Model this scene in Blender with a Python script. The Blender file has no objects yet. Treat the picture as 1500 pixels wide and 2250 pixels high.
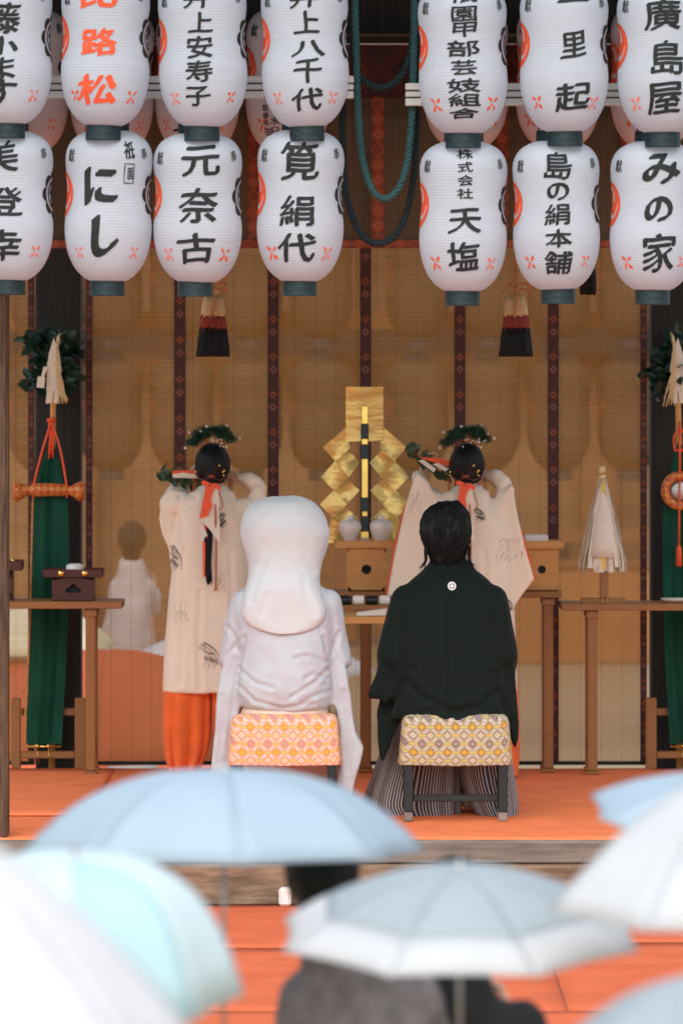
import bpy, bmesh, math, random
import numpy as np
from mathutils import Vector, Matrix, noise
from mathutils.bvhtree import BVHTree
random.seed(7)
PI = math.pi
sc = bpy.context.scene
col = sc.collection
R_ = math.radians

# ------------------------------------------------------------------ camera
FPX, DF, CAMZ, HOR = 12500.0, 25.0, 2.2, 745.0        # 200 mm lens, 24 mm frame of 1500 px
cam_d = bpy.data.cameras.new('camera')
cam = bpy.data.objects.new('camera', cam_d); col.objects.link(cam); sc.camera = cam
cam.location = (0, -DF, CAMZ); cam.rotation_euler = (PI/2, 0, 0)
cam_d.sensor_fit = 'HORIZONTAL'; cam_d.sensor_width = 24; cam_d.lens = 200
cam_d.shift_y = -(1125-HOR)/1500
cam_d.clip_start = 0.5; cam_d.clip_end = 400
cam_d.dof.use_dof = True; cam_d.dof.focus_distance = 25.9; cam_d.dof.aperture_fstop = 3.3

# ------------------------------------------------------------------ sky, sun, exposure
SUN_EL, SUN_AZ = R_(42), R_(188)                       # soft light from behind the camera, a little left
w = bpy.data.worlds.new('World'); sc.world = w; w.use_nodes = True
nt = w.node_tree; bg = nt.nodes['Background']
sky = nt.nodes.new('ShaderNodeTexSky'); sky.sky_type = 'NISHITA'; sky.sun_disc = False
sky.sun_elevation = SUN_EL; sky.sun_rotation = SUN_AZ; sky.dust_density = 1.5; sky.air_density = 1.0
hs = nt.nodes.new('ShaderNodeHueSaturation'); hs.inputs['Saturation'].default_value = 0.4
nt.links.new(sky.outputs[0], hs.inputs['Color'])
# overcast veil: cloud is brighter overhead than at the horizon
tc = nt.nodes.new('ShaderNodeTexCoord'); sx_ = nt.nodes.new('ShaderNodeSeparateXYZ'); nt.links.new(tc.outputs['Generated'], sx_.inputs[0])
mr = nt.nodes.new('ShaderNodeMapRange'); nt.links.new(sx_.outputs['Z'], mr.inputs[0])
mr.inputs[1].default_value = 0; mr.inputs[2].default_value = 1; mr.inputs[3].default_value = .85; mr.inputs[4].default_value = 1.8
vm = nt.nodes.new('ShaderNodeVectorMath'); vm.operation = 'SCALE'; nt.links.new(hs.outputs[0], vm.inputs[0]); nt.links.new(mr.outputs[0], vm.inputs['Scale'])
nt.links.new(vm.outputs[0], bg.inputs[0])
bg.inputs[1].default_value = 0.15
sl = bpy.data.lights.new('sun', 'SUN'); sl.energy = 0.5; sl.angle = R_(40); sl.color = (1, .95, .88)
so = bpy.data.objects.new('sun', sl); col.objects.link(so)
sd = Vector((math.sin(SUN_AZ)*math.cos(SUN_EL), math.cos(SUN_AZ)*math.cos(SUN_EL), math.sin(SUN_EL)))
so.rotation_euler = sd.to_track_quat('Z', 'Y').to_euler(); so.location = sd*60
sc.view_settings.view_transform = 'Standard'; sc.view_settings.look = 'None'
sc.view_settings.exposure = 0.6; sc.view_settings.gamma = 1
sc.cycles.use_denoising = True
sc.cycles.max_bounces = 10; sc.cycles.diffuse_bounces = 5; sc.cycles.transparent_max_bounces = 12
sc.cycles.sample_clamp_indirect = 6

# ------------------------------------------------------------------ helpers
def P(px, py, Y):
    d = Y+DF
    return Vector(((px-750)*d/FPX, Y, CAMZ-(py-HOR)*d/FPX))
def S(Y): return (Y+DF)/FPX                             # metres per photo pixel at depth Y
def lin(r, g, b):
    f = lambda c: ((c/255+.055)/1.055)**2.4 if c > 10 else c/255/12.92
    return (f(r), f(g), f(b), 1)

class G:                                                # small node-graph writer
    def __init__(s, m):
        m.use_nodes = True; s.nt = m.node_tree; s.b = s.nt.nodes['Principled BSDF']; s.out = s.nt.nodes['Material Output']
    def n(s, t): return s.nt.nodes.new('ShaderNode'+t)
    def set(s, sock, v):
        if isinstance(v, bpy.types.NodeSocket): s.nt.links.new(v, sock)
        else: sock.default_value = v
    def m(s, op, a, b=0.0, c=0.0):
        k = s.n('Math'); k.operation = op
        for i, v in enumerate((a, b, c)): s.set(k.inputs[i], v)
        return k.outputs[0]
    def mix(s, f, a, b):
        k = s.n('Mix'); k.data_type = 'RGBA'
        s.set(k.inputs[0], f); s.set(k.inputs[6], a); s.set(k.inputs[7], b)
        return k.outputs[2]
    def co(s):
        k = s.n('TexCoord'); return k.outputs['Object']
    def xyz(s, v=None):
        k = s.n('SeparateXYZ'); s.nt.links.new(v or s.co(), k.inputs[0]); return k.outputs
    def sc(s, v, x, y, z):
        k = s.n('Mapping'); s.nt.links.new(v, k.inputs[0]); k.inputs['Scale'].default_value = (x, y, z); return k.outputs[0]
    def noise(s, v, scale, detail=3, rough=.55):
        k = s.n('TexNoise'); s.nt.links.new(v, k.inputs['Vector']); k.inputs['Scale'].default_value = scale
        k.inputs['Detail'].default_value = detail; k.inputs['Roughness'].default_value = rough; return k.outputs['Fac']
    def ramp(s, f, a, b):
        k = s.n('MapRange'); s.set(k.inputs[0], f); k.inputs[1].default_value = a; k.inputs[2].default_value = b; return k.outputs[0]
    def bump(s, h, strength=.3, dist=.01):
        k = s.n('Bump'); s.set(k.inputs['Height'], h); k.inputs['Strength'].default_value = strength; k.inputs['Distance'].default_value = dist
        s.nt.links.new(k.outputs[0], s.b.inputs['Normal']); return k.outputs[0]

def M(name, c, rough=.6, metal=0, var=.25, nscale=20, stretch=(1, 1, 1), bump=0, bdist=.004, sheen=0, spec=.4):
    m = bpy.data.materials.new(name); g = G(m)
    g.b.inputs['Roughness'].default_value = rough; g.b.inputs['Metallic'].default_value = metal
    g.b.inputs['Specular IOR Level'].default_value = spec
    if sheen: g.b.inputs['Sheen Weight'].default_value = sheen
    v = g.sc(g.co(), *stretch); f = g.noise(v, nscale, 4)
    dk = tuple(x*(1-var) for x in c[:3])+(1,); lt = tuple(min(1, x*(1+var*.6)) for x in c[:3])+(1,)
    g.set(g.b.inputs['Base Color'], g.mix(g.ramp(f, .3, .7), dk, lt))
    if bump: g.bump(f, bump, bdist)
    m['g'] = 0
    return m
def translucent(m, amt, col_=None):                     # thin cloth / paper: part of the light passes through
    g = G(m); t = g.n('BsdfTranslucent'); mx = g.n('MixShader'); mx.inputs[0].default_value = amt
    bc = g.b.inputs['Base Color']
    if bc.is_linked: g.nt.links.new(bc.links[0].from_socket, t.inputs[0])
    else: t.inputs[0].default_value = bc.default_value
    if col_: 
        for l in list(t.inputs[0].links): g.nt.links.remove(l)
        t.inputs[0].default_value = col_
    g.nt.links.new(g.b.outputs[0], mx.inputs[1]); g.nt.links.new(t.outputs[0], mx.inputs[2])
    g.nt.links.new(mx.outputs[0], g.out.inputs[0]); return m

class MB:                                               # collects verts and faces of ONE mesh
    def __init__(s): s.v = []; s.f = []; s.mi = []; s.sm = []
    def add(s, vs, fs, mi=0, smooth=False):
        o = len(s.v); s.v += [tuple(v) for v in vs]
        for f in fs: s.f.append(tuple(i+o for i in f)); s.mi.append(mi); s.sm.append(smooth)
        return s
    def box(s, x0, x1, y0, y1, z0, z1, mi=0, bev=.004):
        b = min(bev, (x1-x0)*.3, (y1-y0)*.3, (z1-z0)*.3)
        bm = bmesh.new(); bmesh.ops.create_cube(bm, size=1)
        for v in bm.verts: v.co = Vector(((x0+x1)/2+v.co.x*(x1-x0), (y0+y1)/2+v.co.y*(y1-y0), (z0+z1)/2+v.co.z*(z1-z0)))
        if b > 0: bmesh.ops.bevel(bm, geom=bm.edges[:], offset=b, segments=1, affect='EDGES', profile=.5)
        bm.verts.index_update(); s.add([v.co.copy() for v in bm.verts], [[v.index for v in f.verts] for f in bm.faces], mi); bm.free(); return s
    def loft(s, rings, mi=0, smooth=True, cap=True):
        n = len(rings[0]); vs = [p for r in rings for p in r]; fs = []
        for i in range(len(rings)-1):
            for j in range(n):
                k = (j+1) % n; fs.append((i*n+j, i*n+k, (i+1)*n+k, (i+1)*n+j))
        if cap: fs.append(tuple(range(n))[::-1]); fs.append(tuple((len(rings)-1)*n+j for j in range(n)))
        return s.add(vs, fs, mi, smooth)
    def lathe(s, c, prof, n=32, mi=0, smooth=True, cap=True):   # prof [(r,z)] from bottom to top
        return s.loft([[(c[0]+r*math.cos(2*PI*j/n), c[1]+r*math.sin(2*PI*j/n), c[2]+z) for j in range(n)] for r, z in prof], mi, smooth, cap)
    def tube(s, pts, rad, n=8, mi=0, smooth=True, flat=None):
        pts = [Vector(p) for p in pts]; rings = []
        up = Vector((0, 0, 1)); pr = None
        for i, p in enumerate(pts):
            t = (pts[min(i+1, len(pts)-1)]-pts[max(i-1, 0)]); t = t.normalized() if t.length > 1e-9 else Vector((0, 0, 1))
            if pr is None:
                a = t.cross(Vector((0, 1, 0)) if abs(t.y) < .9 else Vector((1, 0, 0))).normalized()
            else: a = (pr-t*pr.dot(t)).normalized()
            pr = a; b = t.cross(a)
            r = rad[i] if hasattr(rad, '__len__') else rad
            fl = flat or 1
            rings.append([p+a*(r*math.cos(2*PI*j/n))+b*(r*fl*math.sin(2*PI*j/n)) for j in range(n)])
        return s.loft(rings, mi, smooth)
    def capsule(s, a, b, ra, rb, n=16, mi=0):
        a, b = Vector(a), Vector(b); d = (b-a); d = d.normalized() if d.length > 1e-6 else Vector((0, 0, 1))
        pts, rs = [], []
        for k in range(5): t = PI/2*(1-k/4.0); pts.append(a-d*ra*math.sin(t)); rs.append(max(ra*math.cos(t), ra*.05))
        for k in range(5): t = PI/2*k/4.0; pts.append(b+d*rb*math.sin(t)); rs.append(max(rb*math.cos(t), rb*.05))
        return s.tube(pts, rs, n, mi)
    def ball(s, c, rx, ry, rz, n=20, m=14, mi=0):
        rings = []
        for i in range(m+1):
            t = -PI/2+PI*i/m; q = max(math.cos(t), .02)
            rings.append([(c[0]+rx*q*math.cos(2*PI*j/n), c[1]+ry*q*math.sin(2*PI*j/n), c[2]+rz*math.sin(t)) for j in range(n)])
        return s.loft(rings, mi)
    def prism(s, poly, y0, y1, mi=0):                    # poly [(x,z)], extruded along y
        n = len(poly); area = sum(poly[i][0]*poly[(i+1) % n][1]-poly[(i+1) % n][0]*poly[i][1] for i in range(n))
        if area < 0: poly = poly[::-1]
        vs = [(x, y0, z) for x, z in poly]+[(x, y1, z) for x, z in poly]
        fs = [tuple(range(n)), tuple(range(n, 2*n))[::-1]]
        for i in range(n): k = (i+1) % n; fs.append((k, i, n+i, n+k))
        return s.add(vs, fs, mi)
    def mesh(s, name, org=(0, 0, 0)):
        me = bpy.data.meshes.new(name); ox, oy, oz = org
        me.from_pydata([(a-ox, b-oy, c-oz) for a, b, c in s.v], [], s.f)
        me.polygons.foreach_set('material_index', s.mi); me.polygons.foreach_set('use_smooth', s.sm)
        me.update(); return me

def tag(o, label=None, cat=None, group=None, kind=None):
    for k, v in (('label', label), ('category', cat), ('group', group), ('kind', kind)):
        if v: o[k] = v
    return o
def link(name, me, mats, parent=None, loc=None):
    o = bpy.data.objects.new(name, me); col.objects.link(o)
    for m in mats if isinstance(mats, (list, tuple)) else [mats]: me.materials.append(m)
    if parent: o.parent = parent
    if loc is not None: o.location = loc
    return o
def origin(o):                                          # world origin of the thing a part belongs to
    while o.parent: o = o.parent
    return o.location
def part(name, mb, mats, parent):                       # mb in world coordinates
    return link(name, mb.mesh(name, origin(parent)), mats, parent)
def solo(name, mb, mats, label, cat, group=None, loc=(0, 0, 0)):
    return tag(link(name, mb.mesh(name, loc), mats, None, loc), label, cat, group)
def thing(name, loc, label, cat, group=None):
    o = bpy.data.objects.new(name, None); col.objects.link(o); o.location = loc; o.empty_display_size = .1
    return tag(o, label, cat, group)
def structure(name, mb, mats):
    o = link(name, mb.mesh(name), mats); o['kind'] = 'structure'; return o
def copy_tree(o, parent=None):
    c = o.copy(); col.objects.link(c); c.parent = parent
    for ch in o.children: copy_tree(ch, c)
    return c
def blob(mb, voxel, smooth=4, factor=.5):                # closed shells -> one continuous skin, returns (verts array, faces)
    me = mb.mesh('blob'); o = bpy.data.objects.new('blob', me); col.objects.link(o)
    r = o.modifiers.new('r', 'REMESH'); r.mode = 'VOXEL'; r.voxel_size = voxel
    if smooth:
        q = o.modifiers.new('s', 'SMOOTH'); q.factor = factor; q.iterations = smooth
    dg = bpy.context.evaluated_depsgraph_get(); dg.update()
    out = bpy.data.meshes.new_from_object(o.evaluated_get(dg))
    bpy.data.objects.remove(o); bpy.data.meshes.remove(me)
    n = len(out.vertices); v = np.empty(n*3); out.vertices.foreach_get('co', v); v = v.reshape(-1, 3)
    nn = np.empty(n*3); out.vertices.foreach_get('normal', nn); nn = nn.reshape(-1, 3)
    f = [tuple(p.vertices) for p in out.polygons]; bpy.data.meshes.remove(out)
    return v, nn, f
def wobble(v, nn, amp, sx, sy, sz, seed=0, octv=3):      # cloth folds: noise pushed along the normal
    out = v.copy()
    for i in range(len(v)):
        q = Vector((v[i, 0]*sx+seed, v[i, 1]*sy+seed*.7, v[i, 2]*sz))
        out[i] += nn[i]*amp*(noise.fractal(q, .8, 2.0, octv))
    return out
def crease(v, nn, px_lines, Y, depth, width):           # explicit fold lines [(x,y) photo px], cut into the camera-side surface
    out = v.copy()
    for line in px_lines:
        pts = [P(x, y, Y) for x, y in line]
        A = np.array([(p.x, p.z) for p in pts])
        q = v[:, [0, 2]]; best = np.full(len(v), 9.0)
        for a, b in zip(A[:-1], A[1:]):
            d = b-a; t = np.clip(((q-a)@d)/(d@d), 0, 1); best = np.minimum(best, np.linalg.norm(q-(a+t[:, None]*d), axis=1))
        k = np.exp(-(best/width)**2)-.6*np.exp(-((best-2.1*width)/width)**2)
        k[nn[:, 1] > .2] = 0
        out -= nn*(depth*k)[:, None]
    return out
def from_np(v, f, mi=None):
    m = MB(); m.v = [tuple(x) for x in v]; m.f = f; m.mi = [0]*len(f); m.sm = [True]*len(f); return m
def ring(l, r, py, Yc, dep, Yp=None, n=40, e=2.3, tilt=0):
    """horizontal cross-section: silhouette from photo px l..r at height py, half-depth dep about Yc"""
    Yp = Yc if Yp is None else Yp
    a, b = P(l, py, Yp), P(r, py, Yp); cx, rx, z = (a.x+b.x)/2, (b.x-a.x)/2, a.z
    out = []
    for j in range(n):
        t = 2*PI*j/n; c, s_ = math.cos(t), math.sin(t)
        out.append((cx+rx*math.copysign(abs(c)**(2/e), c), Yc+dep*math.copysign(abs(s_)**(2/e), s_), z+tilt*s_))
    return out
def catmull(pts, n):
    pts = [np.array(p, float) for p in pts]; out = []
    P_ = [2*pts[0]-pts[1]]+pts+[2*pts[-1]-pts[-2]]
    for i in range(1, len(P_)-2):
        for k in range(n):
            t = k/n; a, b, c, d = P_[i-1:i+3]
            out.append(.5*((2*b)+(-a+c)*t+(2*a-5*b+4*c-d)*t*t+(-a+3*b-3*c+d)*t**3))
    out.append(pts[-1]); return out
def stroke2d(pts, ws):                                   # brush stroke ribbon in 2-D -> (verts, quads)
    pts = [np.array(p, float) for p in pts]; vs = []; fs = []
    for i, p in enumerate(pts):
        t = pts[min(i+1, len(pts)-1)]-pts[max(i-1, 0)]; t = t/(np.linalg.norm(t)+1e-9); nrm = np.array((-t[1], t[0]))
        w_ = ws[i] if hasattr(ws, '__len__') else ws
        vs += [tuple(p+nrm*w_), tuple(p-nrm*w_)]
        if i: k = 2*i; fs.append((k-2, k-1, k+1, k))
    return vs, fs
def decal_on(mb, bvh, strokes, cx, cy, Y, mi, off=.002):  # 2-D strokes (px offsets) laid on a surface seen from -Y
    for pts, ws in strokes:
        vs, fs = stroke2d([(cx+x, cy+y) for x, y in pts], ws); out = []; ok = True
        for x, y in vs:
            p = P(x, y, Y); hit = bvh.ray_cast(Vector((p.x, p.y-3, p.z)), Vector((0, 1, 0)))
            if hit[0] is None: ok = False; break
            out.append(hit[0]+hit[1]*off if hit[1].y < 0 else hit[0]-hit[1]*off)
        if ok and max(p.y for p in out)-min(p.y for p in out) < .15: mb.add(out, fs, mi)

# ------------------------------------------------------------------ materials
wood_dark = M('dark wood', (.022, .02, .017, 1), .8, var=.4, nscale=6, stretch=(8, 8, .6), bump=.4)
wood_brown = M('brown stained wood', (.2, .085, .03, 1), .5, var=.25, nscale=5, stretch=(1, 8, 8), bump=.1)
wood_red = M('red lacquer', (.07, .01, .008, 1), .25, var=.15)
wood_pale = M('pale cypress wood', (.62, .3, .085, 1), .5, var=.15, nscale=8, stretch=(1, 10, 10))
wood_mid = M('brown table wood', (.29, .12, .033, 1), .5, var=.15, nscale=8, stretch=(1, 10, 10))
wood_worn = M('weathered beam wood', (.24, .15, .09, 1), .85, var=.6, nscale=5, stretch=(1.1, 4, 5), bump=.8, bdist=.01)
wood_grey = M('grey plank wood', (.21, .175, .14, 1), .8, var=.4, nscale=5, stretch=(.7, 4, 6), bump=.5)
wood_post = M('weathered brown post', (.11, .065, .038, 1), .85, var=.7, nscale=9, stretch=(7, 7, .5), bump=.9, bdist=.01)
black_lac = M('black lacquer wood', (.012, .016, .017, 1), .45, var=.3, nscale=30)
carpet_m = M('orange red felt carpet', (.88, .23, .09, 1), .95, var=.12, nscale=6, bump=.1, spec=.05)
carpet2_m = M('orange felt ground carpet', (.7, .16, .07, 1), .95, var=.12, nscale=4, spec=.05)
ink = M('black ink', (.017, .022, .022, 1), .8, var=.4, nscale=40)
ink_soft = M('thin grey ink', (.05, .055, .055, 1), .8, var=.3, nscale=40)
ink_orange = M('orange red ink', (.78, .1, .035, 1), .8, var=.2, nscale=40)
ink_pink = M('pale red ink', (.8, .21, .15, 1), .8, var=.2, nscale=40)
rim_m = M('dark teal lacquered rim', (.011, .034, .041, 1), .5, var=.6, nscale=22, stretch=(1, 1, 3))
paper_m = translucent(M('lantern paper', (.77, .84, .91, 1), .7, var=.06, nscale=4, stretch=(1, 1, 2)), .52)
paper_dim = translucent(M('shade toned lantern paper', (.66, .6, .6, 1), .7, var=.05, nscale=5), .2)  # shade on the inner lantern row put into the paper colour
robe_m = translucent(M('pale pink ceremonial robe cloth', (.93, .79, .63, 1), .75, var=.04, nscale=9, sheen=.1), .12)
orange_m = M('vermilion cloth', (.8, .13, .015, 1), .7, var=.15, nscale=9, sheen=.2)
ribbon_m = M('vermilion paper ribbon', (.85, .1, .03, 1), .6, var=.08)
whitep_m = translucent(M('white folded paper', (.9, .83, .71, 1), .8, var=.06), .25)
gold_m = M('gold leaf paper', (1, .72, .25, 1), .36, metal=.55, var=.14, nscale=7, stretch=(1, 1, 2.5), bump=.5, bdist=.02)
brass_m = M('polished brass', (.85, .58, .16, 1), .22, metal=1, var=.1)
navy_m = M('navy lacquer', (.01, .028, .04, 1), .35, var=.2)
hair_m = M('black hair', (.0045, .006, .006, 1), .55, spec=.25, var=.5, nscale=60, stretch=(4, 4, .6), bump=.15)
skin_m = M('skin', (.62, .38, .28, 1), .5, var=.08)
black_cloth = M('black crested silk', (.0024, .0075, .0055, 1), .8, var=.18, nscale=7, sheen=.04, spec=.2)
porcelain = M('white porcelain', (.8, .74, .68, 1), .3, var=.04)
green_silk = M('green silk', (.004, .06, .034, 1), .6, spec=.15, var=.3, nscale=6, stretch=(3, 3, .7))
leaf_m = translucent(M('dark evergreen leaf', (.02, .055, .035, 1), .35, var=.5, nscale=25), .12)
leaf2_m = translucent(M('sakaki leaf', (.055, .095, .04, 1), .35, var=.5, nscale=25), .15)
pine_m = M('pine needles', (.012, .065, .035, 1), .6, var=.6, nscale=40)
rope_m = M('blue green twisted rope', (.03, .1, .105, 1), .8, var=.25, nscale=60)
rope_dark = M('dark blue twisted rope', (.01, .024, .028, 1), .8, var=.3, nscale=60)
cream_m = M('cream fibre', (.66, .5, .27, 1), .8, var=.2, nscale=30, stretch=(4, 4, .5))
redf_m = M('faded red fibre', (.3, .055, .035, 1), .85, var=.25, nscale=30, stretch=(4, 4, .5))
blackf_m = M('black fibre', (.009, .013, .015, 1), .85, var=.4, nscale=30, stretch=(4, 4, .5))
rail_m = M('whitish painted rail', (.62, .62, .6, 1), .5, var=.12, nscale=10, stretch=(.3, 4, 4))
metal_m = M('grey metal', (.4, .4, .4, 1), .35, metal=.8, var=.1)

def satin():
    m = bpy.data.materials.new('white woven satin'); g = G(m); v = g.co()
    a = g.noise(v, 7.5, 2); b = g.noise(g.sc(v, 1, 1, 1.4), 26, 3)
    f = g.ramp(g.m('ADD', a, g.m('MULTIPLY', b, .35)), .62, .74)
    g.set(g.b.inputs['Base Color'], g.mix(f, (.53, .575, .605, 1), (.52, .52, .565, 1)))
    g.set(g.b.inputs['Roughness'], g.m('MULTIPLY_ADD', f, -.25, .55)); g.b.inputs['Sheen Weight'].default_value = .15
    g.bump(b, .12, .004); return translucent(m, .1)
satin_m = satin()
hood_m = translucent(M('white silk hood cloth', (.7, .745, .76, 1), .7, var=.03, nscale=14, sheen=.15), .15)
under_m = M('peach under robe', (.72, .52, .42, 1), .7, var=.06)

def blind(name, tan, solid, lines):
    """split-bamboo blind: fine horizontal canes, gaps between them let the view and the light through"""
    m = bpy.data.materials.new(name); g = G(m); v = g.co(); x, y, z = g.xyz(v)
    st = g.noise(g.sc(v, .6, 1, 60), 4, 3); big = g.noise(v, 1.2, 2)
    wv = g.m('SINE', g.m('MULTIPLY', z, 2*PI/.0105))
    th = g.m('ABSOLUTE', g.m('SUBTRACT', g.m('FRACT', g.m('MULTIPLY', x, 1/.105)), .5))
    thread = g.m('LESS_THAN', th, .022)
    c = g.mix(st, tuple(t*.7 for t in tan)+(1,), tuple(t*1.2 for t in tan)+(1,))
    c = g.mix(thread, c, tuple(t*.55 for t in tan)+(1,))
    c = g.mix(g.ramp(g.noise(g.sc(v, 1.6, 1, .7), 1.1, 3), .3, .7), c, tuple(t*.72 for t in tan)+(1,)) if False else g.mix(g.m('MULTIPLY', g.ramp(big, .35, .65), .4), c, tuple(t*.62 for t in tan)+(1,))
    t = g.n('BsdfTranslucent'); g.set(t.inputs[0], c); g.set(g.b.inputs['Base Color'], c); g.b.inputs['Roughness'].default_value = .7
    mx = g.n('MixShader'); mx.inputs[0].default_value = .3
    g.nt.links.new(g.b.outputs[0], mx.inputs[1]); g.nt.links.new(t.outputs[0], mx.inputs[2])
    tr = g.n('BsdfTransparent'); m2 = g.n('MixShader')
    fac = g.m('ADD', g.m('MULTIPLY_ADD', wv, lines, solid), g.m('MULTIPLY', g.m('SUBTRACT', st, .5), .35))
    fac = g.m('MAXIMUM', fac, g.m('MULTIPLY', thread, .62))
    k = g.m('MINIMUM', g.m('MAXIMUM', fac, 0.0), 1.0)
    g.nt.links.new(k, m2.inputs[0]); g.nt.links.new(tr.outputs[0], m2.inputs[1]); g.nt.links.new(mx.outputs[0], m2.inputs[2])
    g.nt.links.new(m2.outputs[0], g.out.inputs[0]); return m
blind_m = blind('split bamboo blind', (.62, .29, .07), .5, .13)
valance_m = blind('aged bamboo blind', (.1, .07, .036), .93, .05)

def band(name, base, dark, c1, c2, period):
    """brocade ribbon: diamonds in two thread colours, dark blocks between them"""
    m = bpy.data.materials.new(name); g = G(m); k = g.n('UVMap'); x, y, z = g.xyz(k.outputs[0])
    u = x; v = g.m('FRACT', z if False else y)
    cell = g.m('FLOOR', y)
    dv = g.m('ABSOLUTE', g.m('SUBTRACT', v, .5)); du = g.m('ABSOLUTE', x)
    d = g.m('ADD', g.m('MULTIPLY', dv, 2.1), g.m('MULTIPLY', du, .95))
    rim = g.m('MULTIPLY', g.m('GREATER_THAN', d, .36), g.m('LESS_THAN', d, .62))
    core = g.m('LESS_THAN', d, .16)
    par = g.m('MODULO', g.m('ADD', cell, 200.0), 3.0)
    third = g.m('GREATER_THAN', par, 1.5)
    cc = g.mix(g.m('GREATER_THAN', par, .5), c1, c2)
    cc = g.mix(third, cc, dark)
    edge = g.m('GREATER_THAN', d, 1.25)
    c = g.mix(g.m('MULTIPLY', edge, .7), base, dark)
    c = g.mix(g.m('MAXIMUM', rim, g.m('MULTIPLY', core, third)), c, cc)
    g.set(g.b.inputs['Base Color'], c); g.b.inputs['Roughness'].default_value = .8; return m
band_m = band('red brown brocade band', (.085, .022, .018, 1), (.032, .018, .02, 1), (.27, .105, .085, 1), (.33, .085, .02, 1), 1)
band_or = band('orange brocade band', (.27, .06, .022, 1), (.12, .03, .02, 1), (.36, .12, .06, 1), (.36, .09, .03, 1), 1)
band_dk = band('dark red brocade border', (.07, .017, .012, 1), (.025, .012, .012, 1), (.13, .04, .03, 1), (.12, .03, .015, 1), 1)
def strip(mb, x0, x1, z0, z1, y, vertical=True, aspect=1.15, th=.004, mi=0):
    """flat ribbon with its own UVs (u -1..1 across, v counts motifs); UVs are written by uv_strips"""
    mb.box(min(x0, x1), max(x0, x1), y-th, y, min(z0, z1), max(z0, z1), mi, bev=0)
    return mb
def uv_strip(o, vertical=True, aspect=1.15):
    me = o.data; uv = me.uv_layers.new(name='UVMap'); xs = [v.co.x for v in me.vertices]; zs = [v.co.z for v in me.vertices]
    x0, x1, z0, z1 = min(xs), max(xs), min(zs), max(zs); wd = (x1-x0) if vertical else (z1-z0)
    for l in me.loops:
        c = me.vertices[l.vertex_index].co
        a = ((c.x-x0)/wd*2-1, (c.z-z0)/(wd*aspect)) if vertical else ((c.z-z0)/wd*2-1, (c.x-x0)/(wd*aspect))
        uv.data[l.index].uv = a

def brocade(name, ground, leafc, line, ca, cb, dot):
    """woven seat cover: rows of small diamonds joined by dotted chains, leaf shapes between the rows"""
    m = bpy.data.materials.new(name); g = G(m); x, y, z = g.xyz()
    PX, PZ = .0765, .0378
    u = g.m('MULTIPLY', g.m('ADD', x, y), 1/PX); v = g.m('MULTIPLY', g.m('SUBTRACT', z, y), 1/PZ)
    row = g.m('FLOOR', v); par = g.m('MODULO', g.m('ADD', row, 200.0), 2.0)
    tri = g.m('MODULO', g.m('ADD', row, 201.0), 3.0)
    fu = g.m('ABSOLUTE', g.m('SUBTRACT', g.m('FRACT', g.m('ADD', u, g.m('MULTIPLY', par, .5))), .5))
    fv = g.m('ABSOLUTE', g.m('SUBTRACT', g.m('FRACT', v), .5))
    d = g.m('ADD', g.m('MULTIPLY', fu, 2.0), g.m('MULTIPLY', fv, 1.05))      # 0 centre of the diamond
    leaf = g.m('ADD', g.m('MULTIPLY', g.m('ABSOLUTE', g.m('SUBTRACT', fu, .31)), 3.2), g.m('MULTIPLY', g.m('ABSOLUTE', g.m('SUBTRACT', fv, .36)), 3.2))
    chain = g.m('MULTIPLY', g.m('LESS_THAN', fv, .13), g.m('GREATER_THAN', g.m('SINE', g.m('MULTIPLY', fu, 62.0)), -.2))
    dc = g.mix(g.m('GREATER_THAN', tri, .5), ca, cb); dc = g.mix(g.m('GREATER_THAN', tri, 1.5), dc, leafc)
    c = ground
    c = g.mix(g.m('LESS_THAN', leaf, .8), c, line); c = g.mix(g.m('LESS_THAN', leaf, .62), c, leafc)
    c = g.mix(chain, c, dot)
    c = g.mix(g.m('LESS_THAN', d, .56), c, line); c = g.mix(g.m('LESS_THAN', d, .46), c, dc); c = g.mix(g.m('LESS_THAN', d, .13), c, dot)
    w_ = g.noise(g.co(), 220, 2); c = g.mix(g.m('MULTIPLY', w_, .25), c, line)
    g.set(g.b.inputs['Base Color'], c); g.b.inputs['Roughness'].default_value = .7; g.bump(w_, .25, .002); return m
broc_or = brocade('orange and pink brocade', (.72, .4, .24, 1), (.78, .55, .5, 1), (.72, .24, .06, 1), (.62, .34, .05, 1), (.5, .26, .3, 1), (.8, .55, .05, 1))
broc_gold = brocade('gold and violet brocade', (.5, .4, .22, 1), (.56, .48, .4, 1), (.14, .1, .035, 1), (.62, .3, .03, 1), (.27, .19, .24, 1), (.66, .5, .03, 1))
def broc_roll():
    m = bpy.data.materials.new('orange brocade roll cloth'); g = G(m); x, y, z = g.xyz()
    a = g.m('ABSOLUTE', g.m('SINE', g.m('MULTIPLY', x, 95))); b = g.m('ABSOLUTE', g.m('SINE', g.m('MULTIPLY', z, 95)))
    f = g.m('GREATER_THAN', g.m('ADD', a, b), 1.25)
    c = g.mix(f, (.55, .1, .025, 1), (.62, .24, .04, 1)); c = g.mix(g.m('GREATER_THAN', g.noise(g.co(), 70, 1), .62), c, (.25, .03, .015, 1))
    g.set(g.b.inputs['Base Color'], c); g.b.inputs['Roughness'].default_value = .5; return m
roll_m = broc_roll()
def hakama_stripe():
    m = bpy.data.materials.new('grey striped silk'); g = G(m); k = g.n('UVMap'); u, v, _ = g.xyz(k.outputs[0])
    f = g.m('LESS_THAN', g.m('FRACT', g.m('MULTIPLY', u, 1.0)), .42)
    c = g.mix(f, (.012, .013, .017, 1), (.42, .37, .36, 1))
    g.set(g.b.inputs['Base Color'], c); g.b.inputs['Roughness'].default_value = .65; return m
stripe_m = hakama_stripe()

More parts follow.
